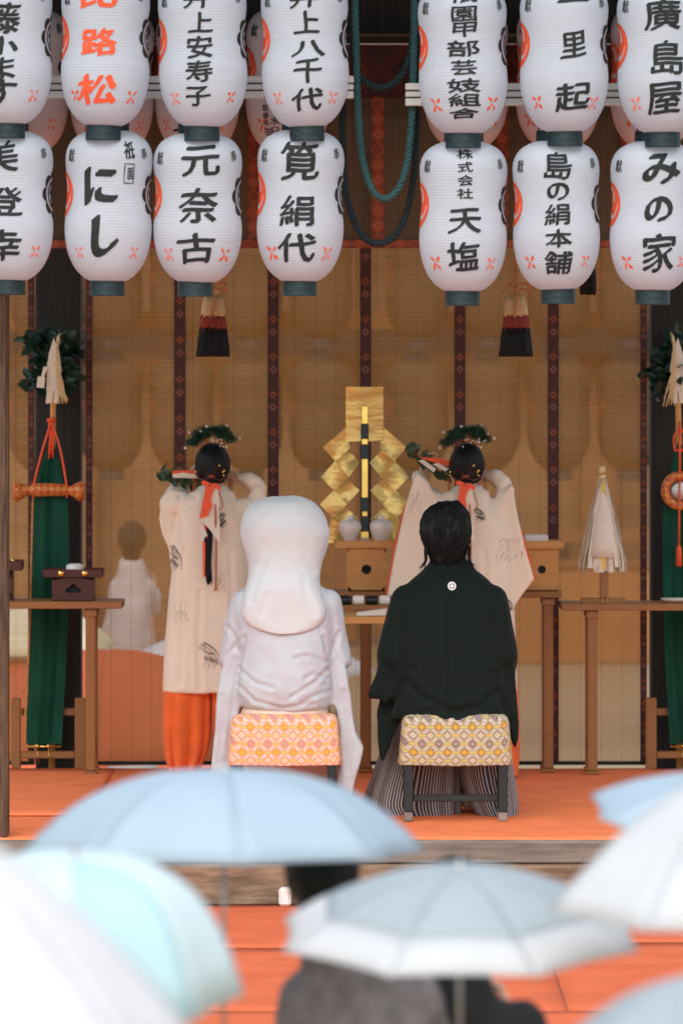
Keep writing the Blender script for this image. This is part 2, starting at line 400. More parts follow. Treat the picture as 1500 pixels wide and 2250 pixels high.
# ------------------------------------------------------------------ ground, stage, roof
mb = MB().box(-60, 60, -60, 120, -.95, -.75, bev=0)
structure('ground', mb, M('pale gravel ground', (.4, .28, .16, 1), .9, var=.3, nscale=60))
mb = MB().box(-6, 6, -5.2, -.06, -.749, -.285, bev=.01)
structure('stone_platform', mb, M('grey stone', (.4, .38, .35, 1), .8, var=.2, nscale=9))
def sheet(mb, x0, x1, y0, y1, z, th=.008, nx=40, ny=10, amp=.0015, mi=0, curl=0):
    vs = []; fs = []
    for j in range(ny+1):
        for i in range(nx+1):
            x = x0+(x1-x0)*i/nx; y = y0+(y1-y0)*j/ny
            h = amp*noise.noise(Vector((x*1.7, y*2.3, z*9)))*2+amp
            if curl and j == 0: h += max(0, curl*noise.noise(Vector((x*2.1, 7, 0))))
            vs.append((x, y, z+th+h))
    n = len(vs); vs += [(x, y, z+.0005) for x, y, _ in vs]; W = nx+1
    for j in range(ny):
        for i in range(nx):
            a = j*W+i; fs += [(a, a+1, a+W+1, a+W), (a+n, a+W+n, a+W+1+n, a+1+n)]
    for i in range(nx): fs += [(i+n, i+1+n, i+1, i), (ny*W+i, ny*W+i+1, ny*W+i+1+n, ny*W+i+n)]
    for j in range(ny): a = j*W; b = j*W+nx; fs += [(a, a+W, a+W+n, a+n), (b+n, b+W+n, b+W, b)]
    return mb.add(vs, fs, mi, True)
# lower carpet: separate strips with dark seams between
k = 0
for (x0, x1, y0, y1) in ((-4, .828, -1.86, -.13), (-4, .828, -4.08, -1.875), (.834, 4, -1.7, -.13), (.834, 4, -4.08, -1.712), (-4, 4, -5.15, -4.095)):
    o = structure('red_carpet', sheet(MB(), x0, x1, y0, y1, -.285+.0008*k, amp=.002), carpet2_m); k += 1
mb = MB().box(-3.3, 3.3, .02, 4.12, -.12, -.012, bev=0)
structure('stage_floor', mb, wood_worn)
mb = MB().box(-3.32, 3.32, -.02, .14, -.105, -.004, bev=.008)
structure('stage_edge_plank', mb, wood_grey)
mb = MB().box(-3.34, 3.34, -.05, .1, -.29, -.108, bev=.012)
structure('stage_sill_beam', mb, wood_worn)
structure('stage_carpet', sheet(MB(), -3.2, 3.2, .03, 4.1, -.011, th=.01, nx=160, ny=30, amp=.003, curl=.02), carpet_m)
mb = sheet(MB(), -3.15, -1.16, 1.2, 4.05, .0035, th=.003, amp=.0015, nx=60)
structure('side_carpet', mb, carpet_m)
mb = MB().box(-3.1, 3.1, -1.1, 4.9, 4.25, 4.4, bev=.02)
for i in range(15): mb.box(-2.9+i*.4, -2.82+i*.4, -1.05, 4.85, 4.15, 4.248, bev=0)
structure('stage_roof', mb, wood_dark)
mb = MB().box(-3, 3, 1.05, 1.3, 3.6, 4.145); structure('front_lintel', mb, wood_dark)
mb = MB().box(-3, 3, 4.38, 4.6, 3.35, 4.145); structure('back_lintel', mb, wood_dark)

# ------------------------------------------------------------------ posts
def post(px0, px1, Y, dep, mat, label, z1=4.15, z0=0):
    a = P(px0, HOR, Y).x; b = P(px1, HOR, Y).x
    return solo('wooden_post', MB().box(a, b, Y, Y+dep, z0, z1, bev=.012), mat, label, 'post', 'posts of the stage', loc=((a+b)/2, Y, z0))
post(78, 177, 4.32, .23, wood_dark, 'dark square post behind the left green silk banner', z0=-.75)
post(1431, 1530, 4.32, .23, wood_dark, 'dark square post behind the right green silk banner', z0=-.75)
post(-60, 17, .05, .15, wood_post, 'weathered brown post at the front left corner of the stage')

# ------------------------------------------------------------------ blinds
YB = 4.25
def hang_blind(px0, px1, Y, py0, py1, bands, bw, sheet_m, bm_, label, hem=None, top=None, hem_h=10):
    a, b = P(px0, py1, Y), P(px1, py0, Y)
    t = thing('bamboo_blind', ((a.x+b.x)/2, Y, a.z), label, 'blind', 'bamboo blinds of the stage')
    n = 30; vs = []; fs = []
    for i in range(n+1):
        x = a.x+(b.x-a.x)*i/n; q = Y+.004*math.sin(i*1.3)
        vs += [(x, q, a.z), (x, q, b.z)]
        if i: fs.append((2*i-2, 2*i, 2*i+1, 2*i-1))
    part('slat_sheet', MB().add(vs, fs, 0, True), sheet_m, t)
    for px, wpx in bands:
        x0, x1 = P(px-wpx/2, 0, Y).x, P(px+wpx/2, 0, Y).x
        o = part('brocade_band', strip(MB(), x0, x1, a.z, b.z, Y-.007), bm_, t); uv_strip(o)
    if hem:
        z0 = P(0, py1, Y).z; z1 = P(0, py1-hem_h, Y).z
        o = part('hem_band', MB().box(a.x, b.x, Y-.018, Y+.012, z0, z1, bev=.002), hem, t); uv_strip(o, False, 1.6)
    if top:
        z0 = P(0, top, Y).z
        o = part('border_band', MB().box(a.x, b.x, Y-.012, Y-.003, z0, b.z, bev=0), band_dk, t); uv_strip(o, False, 1.0)
        mb = MB().tube([(a.x, Y-.02, b.z+.004), (b.x, Y-.02, b.z+.004)], .005, 8); part('top_rod', mb, rail_m, t)
    return t
hang_blind(188, 1421, YB, 330, 1681, [(196, 14), (395, 25), (600, 24), (803, 24), (1010, 24), (1215, 24), (1413, 14)], 0, blind_m, band_m,
           'wide tan bamboo blind hanging across the back of the stage', hem=wood_dark, hem_h=8)
hang_blind(-140, 76, YB+.1, 330, 1681, [(69, 14), (-100, 24)], 0, blind_m, band_m, 'narrow tan bamboo blind left of the dark post behind the banner', hem=wood_dark, hem_h=8)
hang_blind(1533, 1720, YB+.1, 330, 1681, [(1541, 14)], 0, blind_m, band_m, 'narrow bamboo blind right of the right dark post', hem=wood_dark, hem_h=8)
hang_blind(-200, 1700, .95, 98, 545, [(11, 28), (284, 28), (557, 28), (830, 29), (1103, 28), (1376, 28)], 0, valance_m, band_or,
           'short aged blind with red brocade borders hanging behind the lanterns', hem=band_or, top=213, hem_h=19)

# ------------------------------------------------------------------ lanterns
PROF = [(0, .37), (.012, .47), (.03, .57), (.06, .68), (.1, .785), (.16, .885), (.23, .955), (.31, .995), (.38, 1.0), (.45, .98), (.52, .955), (.58, .945), (.64, .95),
        (.71, .975), (.78, 1.0), (.84, .995), (.89, .95), (.93, .87), (.96, .76), (.985, .6), (1, .45)]
_pt = np.array([p[0] for p in PROF]); _pr = np.array([p[1] for p in PROF])
_dense = np.array(catmull([(a, b) for a, b in PROF], 12))
def prof(t): return float(np.interp(t, _dense[:, 0], _dense[:, 1]))
LR, LH = .190, .648
_glyph = {}
def glyph(ch):
    if ch not in _glyph:
        c = bpy.data.curves.new('g', 'FONT'); c.body = ch; c.size = 1; c.resolution_u = 3; c.offset = 0
        o = bpy.data.objects.new('g', c); col.objects.link(o); dg = bpy.context.evaluated_depsgraph_get()
        me = bpy.data.meshes.new_from_object(o.evaluated_get(dg)); bm = bmesh.new(); bm.from_mesh(me)
        bmesh.ops.triangulate(bm, faces=bm.faces[:])
        for _ in range(5):
            lg = [e for e in bm.edges if e.calc_length() > .11]
            if not lg: break
            bmesh.ops.subdivide_edges(bm, edges=lg, cuts=1); bmesh.ops.triangulate(bm, faces=[f for f in bm.faces if len(f.verts) > 3])
        bm.verts.index_update()
        vs = np.array([(v.co.x-.5, v.co.y-.38) for v in bm.verts]); fs = [[v.index for v in f.verts] for f in bm.faces]
        bm.free(); bpy.data.objects.remove(o); bpy.data.meshes.remove(me); bpy.data.curves.remove(c); _glyph[ch] = (vs, fs)
    return _glyph[ch]
class Lantern:
    """ribbed paper body centred on x,y with its bottom at z; marks are laid on the curved paper"""
    def __init__(s): s.mb = MB(); s.layer = 0
    def body(s, ribs=50):
        n = ribs*3; rings = []
        for i in range(n+1):
            t = i/n; r = prof(t)*LR-.0024*math.sin(PI*(i % 3)/3)**2*(1 if .02 < t < .98 else 0)
            rings.append([(r*math.cos(2*PI*j/60), r*math.sin(2*PI*j/60), t*LH) for j in range(60)])
        s.mb.loft(rings, 0, True, False)
    def lay(s, uv, faces, mi, lift=0):                   # uv in metres: u along the girth from the front (-Y), v above the bottom
        s.layer += 1; out = []
        for u, v in uv:
            r = prof(min(max(v/LH, 0), 1))*LR+.0012+s.layer*.00002+lift; a = -PI/2+u/LR
            out.append((r*math.cos(a), r*math.sin(a), v))
        s.mb.add(out, faces, mi)
    def char(s, ch, u, v, w_, h_, mi=1, nib=.05, slant=.05, rot=0):
        """glyph fitted to w_ x h_ metres, drawn with a slanted broad nib and a slightly unsteady hand"""
        g, fs = glyph(ch); rnd = random.Random(ord(ch) % 997+int(u*1e4)+3)
        lo, hi = g.min(0), g.max(0); e = (hi-lo).max(); g = (g-(lo+hi)/2)
        q = g.copy(); ph = rnd.random()*6
        q[:, 1] += slant*g[:, 0]+.016*np.sin(g[:, 0]*7+ph); q[:, 0] += .016*np.sin(g[:, 1]*6+ph*2)
        lo, hi = q.min(0), q.max(0); nb = nib*max(w_, h_)
        q = (q-(lo+hi)/2)*np.array(((w_-.7*nb)/(hi-lo)[0], (h_-.6*nb)/max((hi-lo)[1], .05)))
        c, d = math.cos(rot), math.sin(rot); q = np.stack([q[:, 0]*c-q[:, 1]*d, q[:, 0]*d+q[:, 1]*c], 1)
        for t in (-1, -.33, .33, 1):
            p = q+np.array((.75, .62))*t*nb*.5
            s.lay([(u+a, v+b) for a, b in p], fs, mi)
    def disc(s, u, v, r, mi, seg=28, rin=0.0, a0=0, a1=2*PI, sx=1.0, lift=0):
        m = 5; vs = []; fs = []
        for i in range(m+1):
            rr = rin+(r-rin)*i/m
            for j in range(seg+1):
                a = a0+(a1-a0)*j/seg; vs.append((u+sx*rr*math.cos(a), v+rr*math.sin(a)))
        for i in range(m):
            for j in range(seg): k = i*(seg+1)+j; fs.append((k, k+1, k+seg+2, k+seg+1))
        s.lay(vs, fs, mi, lift)
    def leafmark(s, u, v, L, wd, ang, mi):
        pts = [(math.cos(ang)*L*t, math.sin(ang)*L*t) for t in (-.5, -.25, 0, .25, .5)]
        vs, fs = stroke2d([(u+a, v+b) for a, b in pts], [wd*.15, wd*.75, wd, wd*.8, wd*.2]); s.lay(vs, fs, mi)
    def crests(s, twist=0.0):
        um = -1.5*LR+twist; vm = LH*.575
        s.disc(um, vm, .1, 2)
        for k in range(3):                                # white comma swirls on the red disc
            a = k*2*PI/3+.5; cx, cy = um+.045*math.cos(a), vm+.045*math.sin(a); s.disc(cx, cy, .013, 0, 12, lift=.0004)
            pts = [(um+rr*math.cos(a+b), vm+rr*math.sin(a+b)) for b, rr in ((.1, .05), (.5, .066), (.9, .072), (1.3, .075), (1.6, .077))]
            vs, fs = stroke2d(pts, [.011, .009, .007, .004, .0015]); s.lay(vs, fs, 0, .0004)
        ub = 1.52*LR+twist
        for k in range(8):
            a = k*PI/4; s.disc(ub+.074*math.cos(a), vm+.074*math.sin(a), .032, 1, 12)
        s.disc(ub, vm, .076, 0, 26, .06, lift=.0004); s.disc(ub, vm, .058, 1, 24, .048, lift=.0005)
        for k in range(5):
            a = k*2*PI/5+.3; s.disc(ub+.026*math.cos(a), vm+.026*math.sin(a), .013, 1, 10, lift=.0005)
    def flower(s, u, v, mi, sc_=1.0, seed=0):
        r = random.Random(seed)
        for a in (.75, 2.35, 3.95, 5.5):
            L = .026*sc_*(.8+.4*r.random()); cx, cy = u+.019*sc_*math.cos(a), v+.021*sc_*math.sin(a)
            s.leafmark(cx, cy, L, .0055*sc_*(.7+.6*r.random()), a+.5*(r.random()-.3), mi)
        s.leafmark(u-.004, v-.004, .014*sc_, .004*sc_, 2.2, mi)
    def common(s, seed, twist=0.0, side=True):
        r = random.Random(seed)
        s.crests(twist)
        for q in (-1, 1): s.flower(q*.142+twist, .118+.006*r.random(), 3 if r.random() < .55 else 2, .95+.3*r.random(), seed*3+q)
        for q in (-2.15, 2.15): s.flower(q*.142+twist, .118, 2, 1.0, seed*5+q)
        if side:
            s.char('奉', .182+twist, LH*.845, .042, .05, 4, nib=.05, slant=.15)
            s.char('獻', -.186+twist, LH*.83, .045, .06, 4, nib=.045, slant=-.1)
MATS = [paper_m, ink, ink_orange, ink_pink, ink_soft]
def hang_lantern(cx, py_bot, Y, chars, label, group, seed, capx=0, twist=0.0, mats=None, side=True, simple=False, scale=1.0, extra=None, marks=True):
    """chars: (char, dx px, py, size px[, options]) in photo px"""
    b = P(cx, py_bot, Y); k = S(Y)
    t = thing('paper_lantern', b, label, 'lantern', group)
    vr = random.Random(seed*17+1); t.rotation_euler = (vr.uniform(-.012, .012), vr.uniform(-.016, .016), 0); q_ = vr.uniform(.985, 1.012); t.scale = (q_, q_, vr.uniform(.99, 1.008))
    L = Lantern(); L.body()
    if marks: L.common(seed, twist, side)
    for c in chars:
        ch, px, py, w_, h_ = c[:5]; opt = c[5] if len(c) > 5 else {}
        u = math.asin(max(-.95, min(.95, (px-cx)*k/LR)))*LR
        L.char(ch, u, (py_bot-py)*k, w_*k, h_*k, **opt)
    if extra: extra(L, k)
    me = L.mb.mesh('paper_body'); o = link('paper_body', me, mats or MATS, t)
    cap = MB()
    dx = capx*k
    cap.lathe((dx, 0, -.0), [(.0745, -.062), (.0755, -.06), (.0755, .004), (.073, .006), (.066, .006), (.066, -.058)], 36, smooth=False)
    link('bottom_rim', cap.mesh('bottom_rim'), rim_m, t)
    cap = MB().lathe((0, 0, LH-.003), [(.082, -.004), (.085, 0), (.085, .045), (.08, .05), (.074, .05)], 36, smooth=False)
    link('top_rim', cap.mesh('top_rim'), rim_m, t)
    wr = MB().tube(catmull([(-.08, 0, LH+.04), (-.05, 0, LH+.09), (0, 0, LH+.12), (.05, 0, LH+.09), (.08, 0, LH+.04)], 5), .0025, 6)
    link('hanging_wire', wr.mesh('hanging_wire'), rim_m, t)
    return t
YU, YL = -.56, -.42
T_ = {'nib': .045}
B = {'nib': .062}
O = {'mi': 2, 'nib': .085}
TOP = 'top row of white festival lanterns'; LOW = 'lower row of white festival lanterns'
def box_mark(px, py, w_, h_, cx, pb):
    def f(L, k):
        u0 = (px-w_-cx)*k; u1 = (px+w_-cx)*k; v0 = (pb-py-h_)*k; v1 = (pb-py+h_)*k
        for a, b in (((u0, v0), (u1, v0)), ((u1, v0), (u1, v1)), ((u1, v1), (u0, v1)), ((u0, v1), (u0, v0))):
            pts = [(a[0]+(b[0]-a[0])*t/4, a[1]+(b[1]-a[1])*t/4) for t in range(5)]
            vs, fs = stroke2d(pts, [.002, .0024, .002, .0016, .002]); L.lay(vs, fs, 1)
    return f
hang_lantern(17, 272, YU, [('藤', 8, 44, 86, 72, B), ('小', 6, 104, 78, 44, B), ('ま', 8, 155, 62, 52, B), ('す', 4, 208, 80, 62, B)],
             'white paper lantern of the top row cut by the left photo edge, black characters', TOP, 1)
hang_lantern(230, 276, YU, [('比', 217, -8, 84, 66, O), ('路', 219, 97, 84, 62, O), ('松', 214, 200, 94, 68, O)],
             'white paper lantern lettered in large orange characters', TOP, 2, -3)
hang_lantern(448, 278, YU, [('井', 440, -4, 64, 52, B), ('上', 445, 52, 58, 46, B), ('安', 443, 106, 60, 50, B), ('寿', 441, 159, 60, 48, B), ('子', 437, 213, 60, 44, B)],
             'white paper lantern with five black characters, right of the orange lettered lantern', TOP, 3, -5)
hang_lantern(672, 278, YU, [('井', 672, -2, 66, 52, B), ('上', 677, 53, 62, 52, B), ('八', 680, 110, 80, 38, B), ('千', 678, 158, 64, 56, B), ('代', 676, 221, 78, 52, B)],
             'top row lantern just left of the hanging ropes, black characters ending in a wide one', TOP, 4, 2)
hang_lantern(1019, 293, YU, [('祇', 1020, -8, 66, 36, T_), ('園', 1021, 33, 58, 36, T_), ('甲', 1022, 67, 56, 34, T_), ('部', 1018, 109, 76, 36, T_), ('芸', 1019, 150, 58, 34, T_), ('妓', 1019, 190, 76, 33, T_), ('組', 1020, 222, 78, 29, T_), ('合', 1018, 251, 78, 24, T_)],
             'white lantern crowded with a column of eight dense black characters', TOP, 5, -2)
hang_lantern(1239, 289, YU, [('一', 1258, 5, 76, 12, {'nib': .1, 'slant': .1}), ('里', 1257, 101, 62, 66, {'nib': .06, 'slant': .2}), ('起', 1255, 216, 86, 66, {'nib': .06, 'slant': .12})],
             'top row lantern with three widely spaced flowing black characters', TOP, 6, 2)
hang_lantern(1455, 291, YU, [('廣', 1452, 36, 84, 72, B), ('島', 1462, 130, 74, 76, B), ('屋', 1453, 219, 84, 74, B)],
             'top row lantern at the right photo edge with three large black characters', TOP, 7, 0)
hang_lantern(20, 616, YL, [('美', 8, 345, 78, 72, B), ('登', 14, 445, 84, 66, B), ('幸', 12, 540, 84, 70, B)],
             'lower row white paper lantern cut by the left photo edge, black characters', LOW, 8, -3)
hang_lantern(236, 618, YL, [('に', 221, 413, 80, 84, {'nib': .15, 'slant': .03}), ('し', 232, 521, 64, 92, {'nib': .18}), ('祇', 284, 333, 27, 40, {'nib': .05}), ('園', 287, 384, 14, 28, {'nib': .03})],
             'lantern with two very bold simple brush characters and small writing beside them', LOW, 9, 0, extra=box_mark(287, 384, 12, 21, 236, 618))
hang_lantern(434, 620, YL, [('元', 443, 353, 86, 72, B), ('奈', 438, 451, 92, 78, B), ('古', 432, 546, 88, 70, B)],
             'lower row lantern with three large black characters above the left tassel', LOW, 10, -5)
hang_lantern(658, 618, YL, [('筧', 656, 357, 90, 86, B), ('絹', 651, 465, 80, 68, B), ('代', 650, 545, 92, 64, B)],
             'lower row lantern just left of the hanging ropes, three large black characters', LOW, 11, 0)
T_ = {'nib': .055}
hang_lantern(1016, 640, YL, [('株', 1017, 340, 38, 24, T_), ('式', 1018, 369, 34, 24, T_), ('会', 1018, 398, 34, 24, T_), ('社', 1018, 427, 38, 24, T_), ('天', 1017, 487, 76, 58, B), ('塩', 1016, 565, 76, 64, B)],
             'lower row lantern with four small black characters above two large ones', LOW, 12, 0)
hang_lantern(1223, 636, YL, [('島', 1224, 363, 64, 62, B), ('の', 1224, 420, 52, 40, {'nib': .1}), ('絹', 1222, 471, 60, 48, B), ('本', 1225, 523, 60, 42, B), ('舗', 1224, 577, 68, 52, B)],
             'lower row lantern with five black characters above the right tassel', LOW, 13, 3)
hang_lantern(1433, 638, YL, [('み', 1446, 371, 88, 70, {'nib': .12}), ('の', 1441, 460, 68, 58, {'nib': .13}), ('家', 1441, 557, 80, 88, B)],
             'lower row lantern at the right photo edge with three black characters', LOW, 14, 0)
YK = .5
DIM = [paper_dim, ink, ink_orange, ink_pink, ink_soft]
BK = 'shaded lanterns behind the front rows'
sm = {'nib': .04}
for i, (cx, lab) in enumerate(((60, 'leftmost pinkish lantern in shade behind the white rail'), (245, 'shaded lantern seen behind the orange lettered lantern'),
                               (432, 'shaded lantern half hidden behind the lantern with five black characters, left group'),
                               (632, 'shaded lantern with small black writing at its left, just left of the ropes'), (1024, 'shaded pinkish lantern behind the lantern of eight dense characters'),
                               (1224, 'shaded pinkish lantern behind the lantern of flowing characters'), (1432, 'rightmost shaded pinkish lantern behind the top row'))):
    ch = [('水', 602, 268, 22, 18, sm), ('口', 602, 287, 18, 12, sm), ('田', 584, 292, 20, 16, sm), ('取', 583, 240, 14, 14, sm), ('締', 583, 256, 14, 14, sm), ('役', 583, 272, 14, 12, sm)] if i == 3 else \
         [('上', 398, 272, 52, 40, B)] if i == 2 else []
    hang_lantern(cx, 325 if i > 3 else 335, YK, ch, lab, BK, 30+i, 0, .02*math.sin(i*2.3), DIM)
# rails that carry the lanterns
for px0, px1, lab in ((-300, 777, 'white slatted rail behind the left group of lanterns'), (890, 1800, 'white slatted rail behind the right group of lanterns')):
    Y = -.18; a = P(px0, 216, Y); b = P(px1, 166, Y); dy = 16*S(Y) if px0 > 0 else 0
    t = thing('lantern_rail', (a.x, Y, a.z-dy), lab, 'rail', 'white lantern rails')
    h = b.z-a.z
    for u0, u1 in ((0, .33), (.39, .63), (.69, 1)):
        part('rail_slat', MB().box(a.x, b.x, Y-.02, Y+.02, a.z-dy+h*u0, a.z-dy+h*u1, bev=.004), rail_m, t)
    part('backing_board', MB().box(a.x+.002, b.x-.002, Y+.022, Y+.04, a.z-dy+.006, b.z-dy-.006), wood_grey, t)
mb = MB(); 
for Y in (YU, YL): mb.tube([(-3.05, Y, P(0, -118, Y).z+.04), (3.05, Y, P(0, -118, Y).z+.04)], .02, 10)
solo('hanging_pole', mb, wood_dark, 'dark pole above the lantern rows under the eaves', 'pole')

# ------------------------------------------------------------------ ropes
def rope(pts_px, Y, r, mat, label, dY=0.0):
    pts = catmull([tuple(P(x, y, Y+dY*i/len(pts_px))) for i, (x, y) in enumerate(pts_px)], 14)
    L = [0]
    for a, b in zip(pts[:-1], pts[1:]): L.append(L[-1]+np.linalg.norm(np.array(b)-np.array(a)))
    n = int(L[-1]/.0042); s_ = np.linspace(0, L[-1], n); A = np.array(pts)
    C = np.stack([np.interp(s_, L, A[:, i]) for i in range(3)], 1)
    mb = MB()
    T = np.gradient(C, axis=0); T /= np.linalg.norm(T, axis=1)[:, None]
    N1 = np.cross(T, np.array((0, 1, 0))); N1 /= np.linalg.norm(N1, axis=1)[:, None]; N2 = np.cross(T, N1)
    for k in range(3):
        a = s_*2*PI/.068+k*2*PI/3
        Q = C+(N1*np.cos(a)[:, None]+N2*np.sin(a)[:, None])*r*.5
        mb.tube([tuple(q) for q in Q], r*.56, 7)
    solo('hanging_rope', mb, mat, label, 'rope', 'ropes hanging between the lantern groups', loc=tuple(P(pts_px[0][0], pts_px[0][1], Y)))
rope([(776, -90), (776, 0), (777, 120), (782, 150), (800, 178), (830, 192), (862, 184), (886, 158), (902, 115), (908, 60), (910, -90)], -.1, .017, rope_dark, 'short dark rope loop hanging highest between the lanterns')
rope([(781, -90), (780, 0), (783, 120), (786, 220), (791, 310), (802, 375), (820, 420), (845, 436), (872, 418), (891, 370), (902, 290), (907, 180), (910, 60), (910, -90)], -.16, .0155, rope_m, 'teal blue rope forming the middle loop between the lanterns')
rope([(752, -90), (753, 120), (752, 280), (757, 400), (772, 470), (798, 520), (830, 535), (862, 522), (889, 480), (905, 410), (913, 320), (916, 160), (917, -90)], -.06, .0155, rope_dark, 'long dark rope loop hanging lowest between the lanterns')

# ------------------------------------------------------------------ tables, altar, offerings
def table(px0, px1, pt, pb, Y0, Y1, legs, mat, label, leg_w=.05, z_floor=.004, shelf=None):
    a = P(px0, pt, Y0); b = P(px1, pb, Y0)
    t = thing('offering_table', ((a.x+b.x)/2, (Y0+Y1)/2, z_floor), label, 'table', 'offering tables')
    part('table_top', MB().box(a.x, b.x, Y0, Y1, b.z, a.z, bev=.003), mat, t)
    for px in legs:
        x = P(px, 0, Y0).x
        for y in (Y0+.03, Y1-.03-leg_w):
            m = MB().box(x-leg_w/2, x+leg_w/2, y, y+leg_w, z_floor+.02, b.z-.002)
            m.box(x-leg_w*.68, x+leg_w*.68, y-leg_w*.18, y+leg_w*1.18, z_floor, z_floor+.019); m.box(x-leg_w*.64, x+leg_w*.64, y-.006, y+leg_w+.006, b.z-.04, b.z-.003)
            part('leg', m, mat, t)
        part('stretcher', MB().box(x-.012, x+.012, Y0+.03+leg_w, Y1-.03-leg_w, z_floor+.12, z_floor+.16), mat, t)
    for s in shelf or ():
        part('apron', MB().box(a.x+.06, b.x-.06, Y0+.05, Y0+.07, b.z-.09, b.z-.042), mat, t)
    return t
table(-160, 268, 1322, 1338, 3.62, 3.98, (-120, 198), wood_mid, 'brown table on the left under the red lacquer offering stands')
table(1233, 1680, 1327, 1342, 3.62, 3.98, (1302, 1640), wood_mid, 'brown table on the right carrying the white paper wand')
table(372, 1233, 1300, 1314, 3.78, 4.1, (400, 803, 1205), wood_mid, 'long back table under the gold paper wand and pale wood stands')
table(700, 912, 1355, 1371, 2.75, 3.1, (715, 897), wood_pale, 'low pale table between bride and groom with a white paper on it')
table(690, 915, 1330, 1341, 3.3, 3.5, (705, 900), wood_mid, 'narrow brown table between the low pale table and the back table')
# black and white rolls on the narrow table
Y = 3.33
for i, (x0, x1, m, lab) in enumerate(((738, 772, black_lac, 'black lacquer roll on the narrow table, beside the bride'), (775, 800, porcelain, 'white roll lying between the black rolls on the narrow table'),
                        (803, 830, black_lac, 'black lacquer roll on the narrow table, behind the white paper'), (833, 856, porcelain, 'white roll on the narrow table, behind the groom'))):
    a, b = P(x0, 1321, Y), P(x1, 1321, Y)
    solo('rolled_cloth', MB().tube([(a.x, Y+.03, P(0, 1330, Y).z+.024), (a.x+.004, Y+.03, P(0, 1330, Y).z+.024), (b.x-.004, Y+.03, P(0, 1330, Y).z+.024), (b.x, Y+.03, P(0, 1330, Y).z+.024)], [.018, .024, .024, .018], 18), m, lab, 'roll', 'rolls on the narrow table', loc=(a.x, Y, a.z))
def sanbo(cx, wt, wb, pt, pm, pb, Y, mat, label, hole='round', group='offering stands'):
    d = .16*wt/120; k = S(Y)
    a = P(cx, pb, Y); t = thing('offering_stand', (a.x, Y+d/2, a.z), label, 'stand', group)
    zt, zm, zb = P(cx, pt, Y).z, P(cx, pm, Y).z, a.z; X = a.x; W = wt*k/2
    m = MB().box(X-W, X+W, Y-.02, Y+d+.02, zm, zm+.012)
    for s in (-1, 1): m.box(X-W, X+W, (Y-.03) if s < 0 else (Y+d+.022), (Y-.0215) if s < 0 else (Y+d+.03), zm+.001, zt)
    for s in (-1, 1): m.box(X+s*W-(.004 if s > 0 else 0.004), X+s*W+.004, Y-.0205, Y+d+.0205, zm+.013, zt-.001)
    part('tray', m, mat, t)
    Wb = wb*k/2; hx = .026*wb/90; zc = (zm+zb)/2+.004
    if hole == 'round': hp = [(hx*math.cos(q), hx*.9*math.sin(q)*(1.15 if math.sin(q) < 0 else 1)) for q in [2*PI*i/20 for i in range(20)]]
    else: hp = [(-1.35*hx, -.75*hx), (1.35*hx, -.75*hx), (1.45*hx, -.1*hx), (.8*hx, .3*hx), (.35*hx, .75*hx), (0, 1.05*hx), (-.35*hx, .75*hx), (-.8*hx, .3*hx), (-1.45*hx, -.1*hx)]
    # front board with a real opening: frame quads between hole and board edge
    n = len(hp); m = MB(); oz = [(X+p[0], zc+p[1]) for p in hp]; ob = []
    for p in hp:
        q = max(abs(p[0])/Wb, abs(p[1])/((zm-zb)/2-.004)); ob.append((X+p[0]/q, zc+p[1]/q))
    def front(yf, yb):
        vs = [(x, yf, z) for x, z in oz]+[(x, yf, z) for x, z in ob]+[(x, yb, z) for x, z in oz]+[(x, yb, z) for x, z in ob]; fs = []
        for i in range(n):
            j = (i+1) % n
            fs += [(i, j, n+j, n+i), (2*n+i, 3*n+i, 3*n+j, 2*n+j), (i, 2*n+i, 2*n+j, j), (n+i, n+j, 3*n+j, 3*n+i)]
        m.add(vs, fs)
    front(Y, Y+.008); front(Y+d-.008, Y+d)
    for s in (-1, 1): x = X+s*Wb; m.box(min(x, x-s*.008), max(x, x-s*.008), Y+.0085, Y+d-.0085, zb+.001, zm-.001)
    part('body', m, mat, t); 
    part('inner_board', MB().box(X-Wb+.01, X+Wb-.01, Y+d*.5, Y+d*.5+.006, zb+.002, zm-.002), black_lac, t)
    return t
sanbo(805, 138, 88, 1187, 1205, 1300, 3.84, wood_pale, 'pale wooden offering stand under the white vases')
sanbo(1190, 96, 74, 1188, 1206, 1300, 3.84, wood_pale, 'pale wooden offering stand beside the right shrine maiden, white box on it')
sanbo(161, 130, 94, 1251, 1269, 1322, 3.7, wood_red, 'red lacquer offering stand with a white rice cake on top', 'cloud')
sanbo(-2, 100, 60, 1232, 1254, 1322, 3.72, wood_red, 'red lacquer offering stand cut by the left photo edge', 'cloud')
for x, lab in ((134, 'left gold disc on the red offering stand'), (186, 'right gold disc on the red offering stand')):
    p = P(x, 1260, 3.66)
    solo('gold_disc', MB().tube([(p.x, 3.668, p.z), (p.x, 3.664, p.z), (p.x, 3.657, p.z)], [.0165, .0165, .013], 20), brass_m, lab, 'disc', 'gold discs on the red stand', loc=tuple(p))
p = P(164, 1256, 3.75)
solo('rice_cake', MB().lathe((p.x, p.y+.03, p.z-.004), [(.02, 0), (.043, .004), (.046, .02), (.043, .034), (.03, .042), (.004, .044)], 28), porcelain, 'round cream rice cake on the red lacquer stand', 'rice cake', loc=tuple(p))
p = P(12, 1248, 3.75); mb = MB()
for i in range(5): mb.lathe((p.x-.03+.017*i, p.y+.02*(i % 2), p.z-.004), [(.004, 0), (.011, .004), (.011, .03+.01*(i % 3)), (.003, .045+.012*(i % 3))], 10)
solo('gilt_ornament', mb, brass_m, 'small gilt ornament on the red stand at the left edge', 'ornament', loc=tuple(p))
p = P(1177, 1188, 3.87)
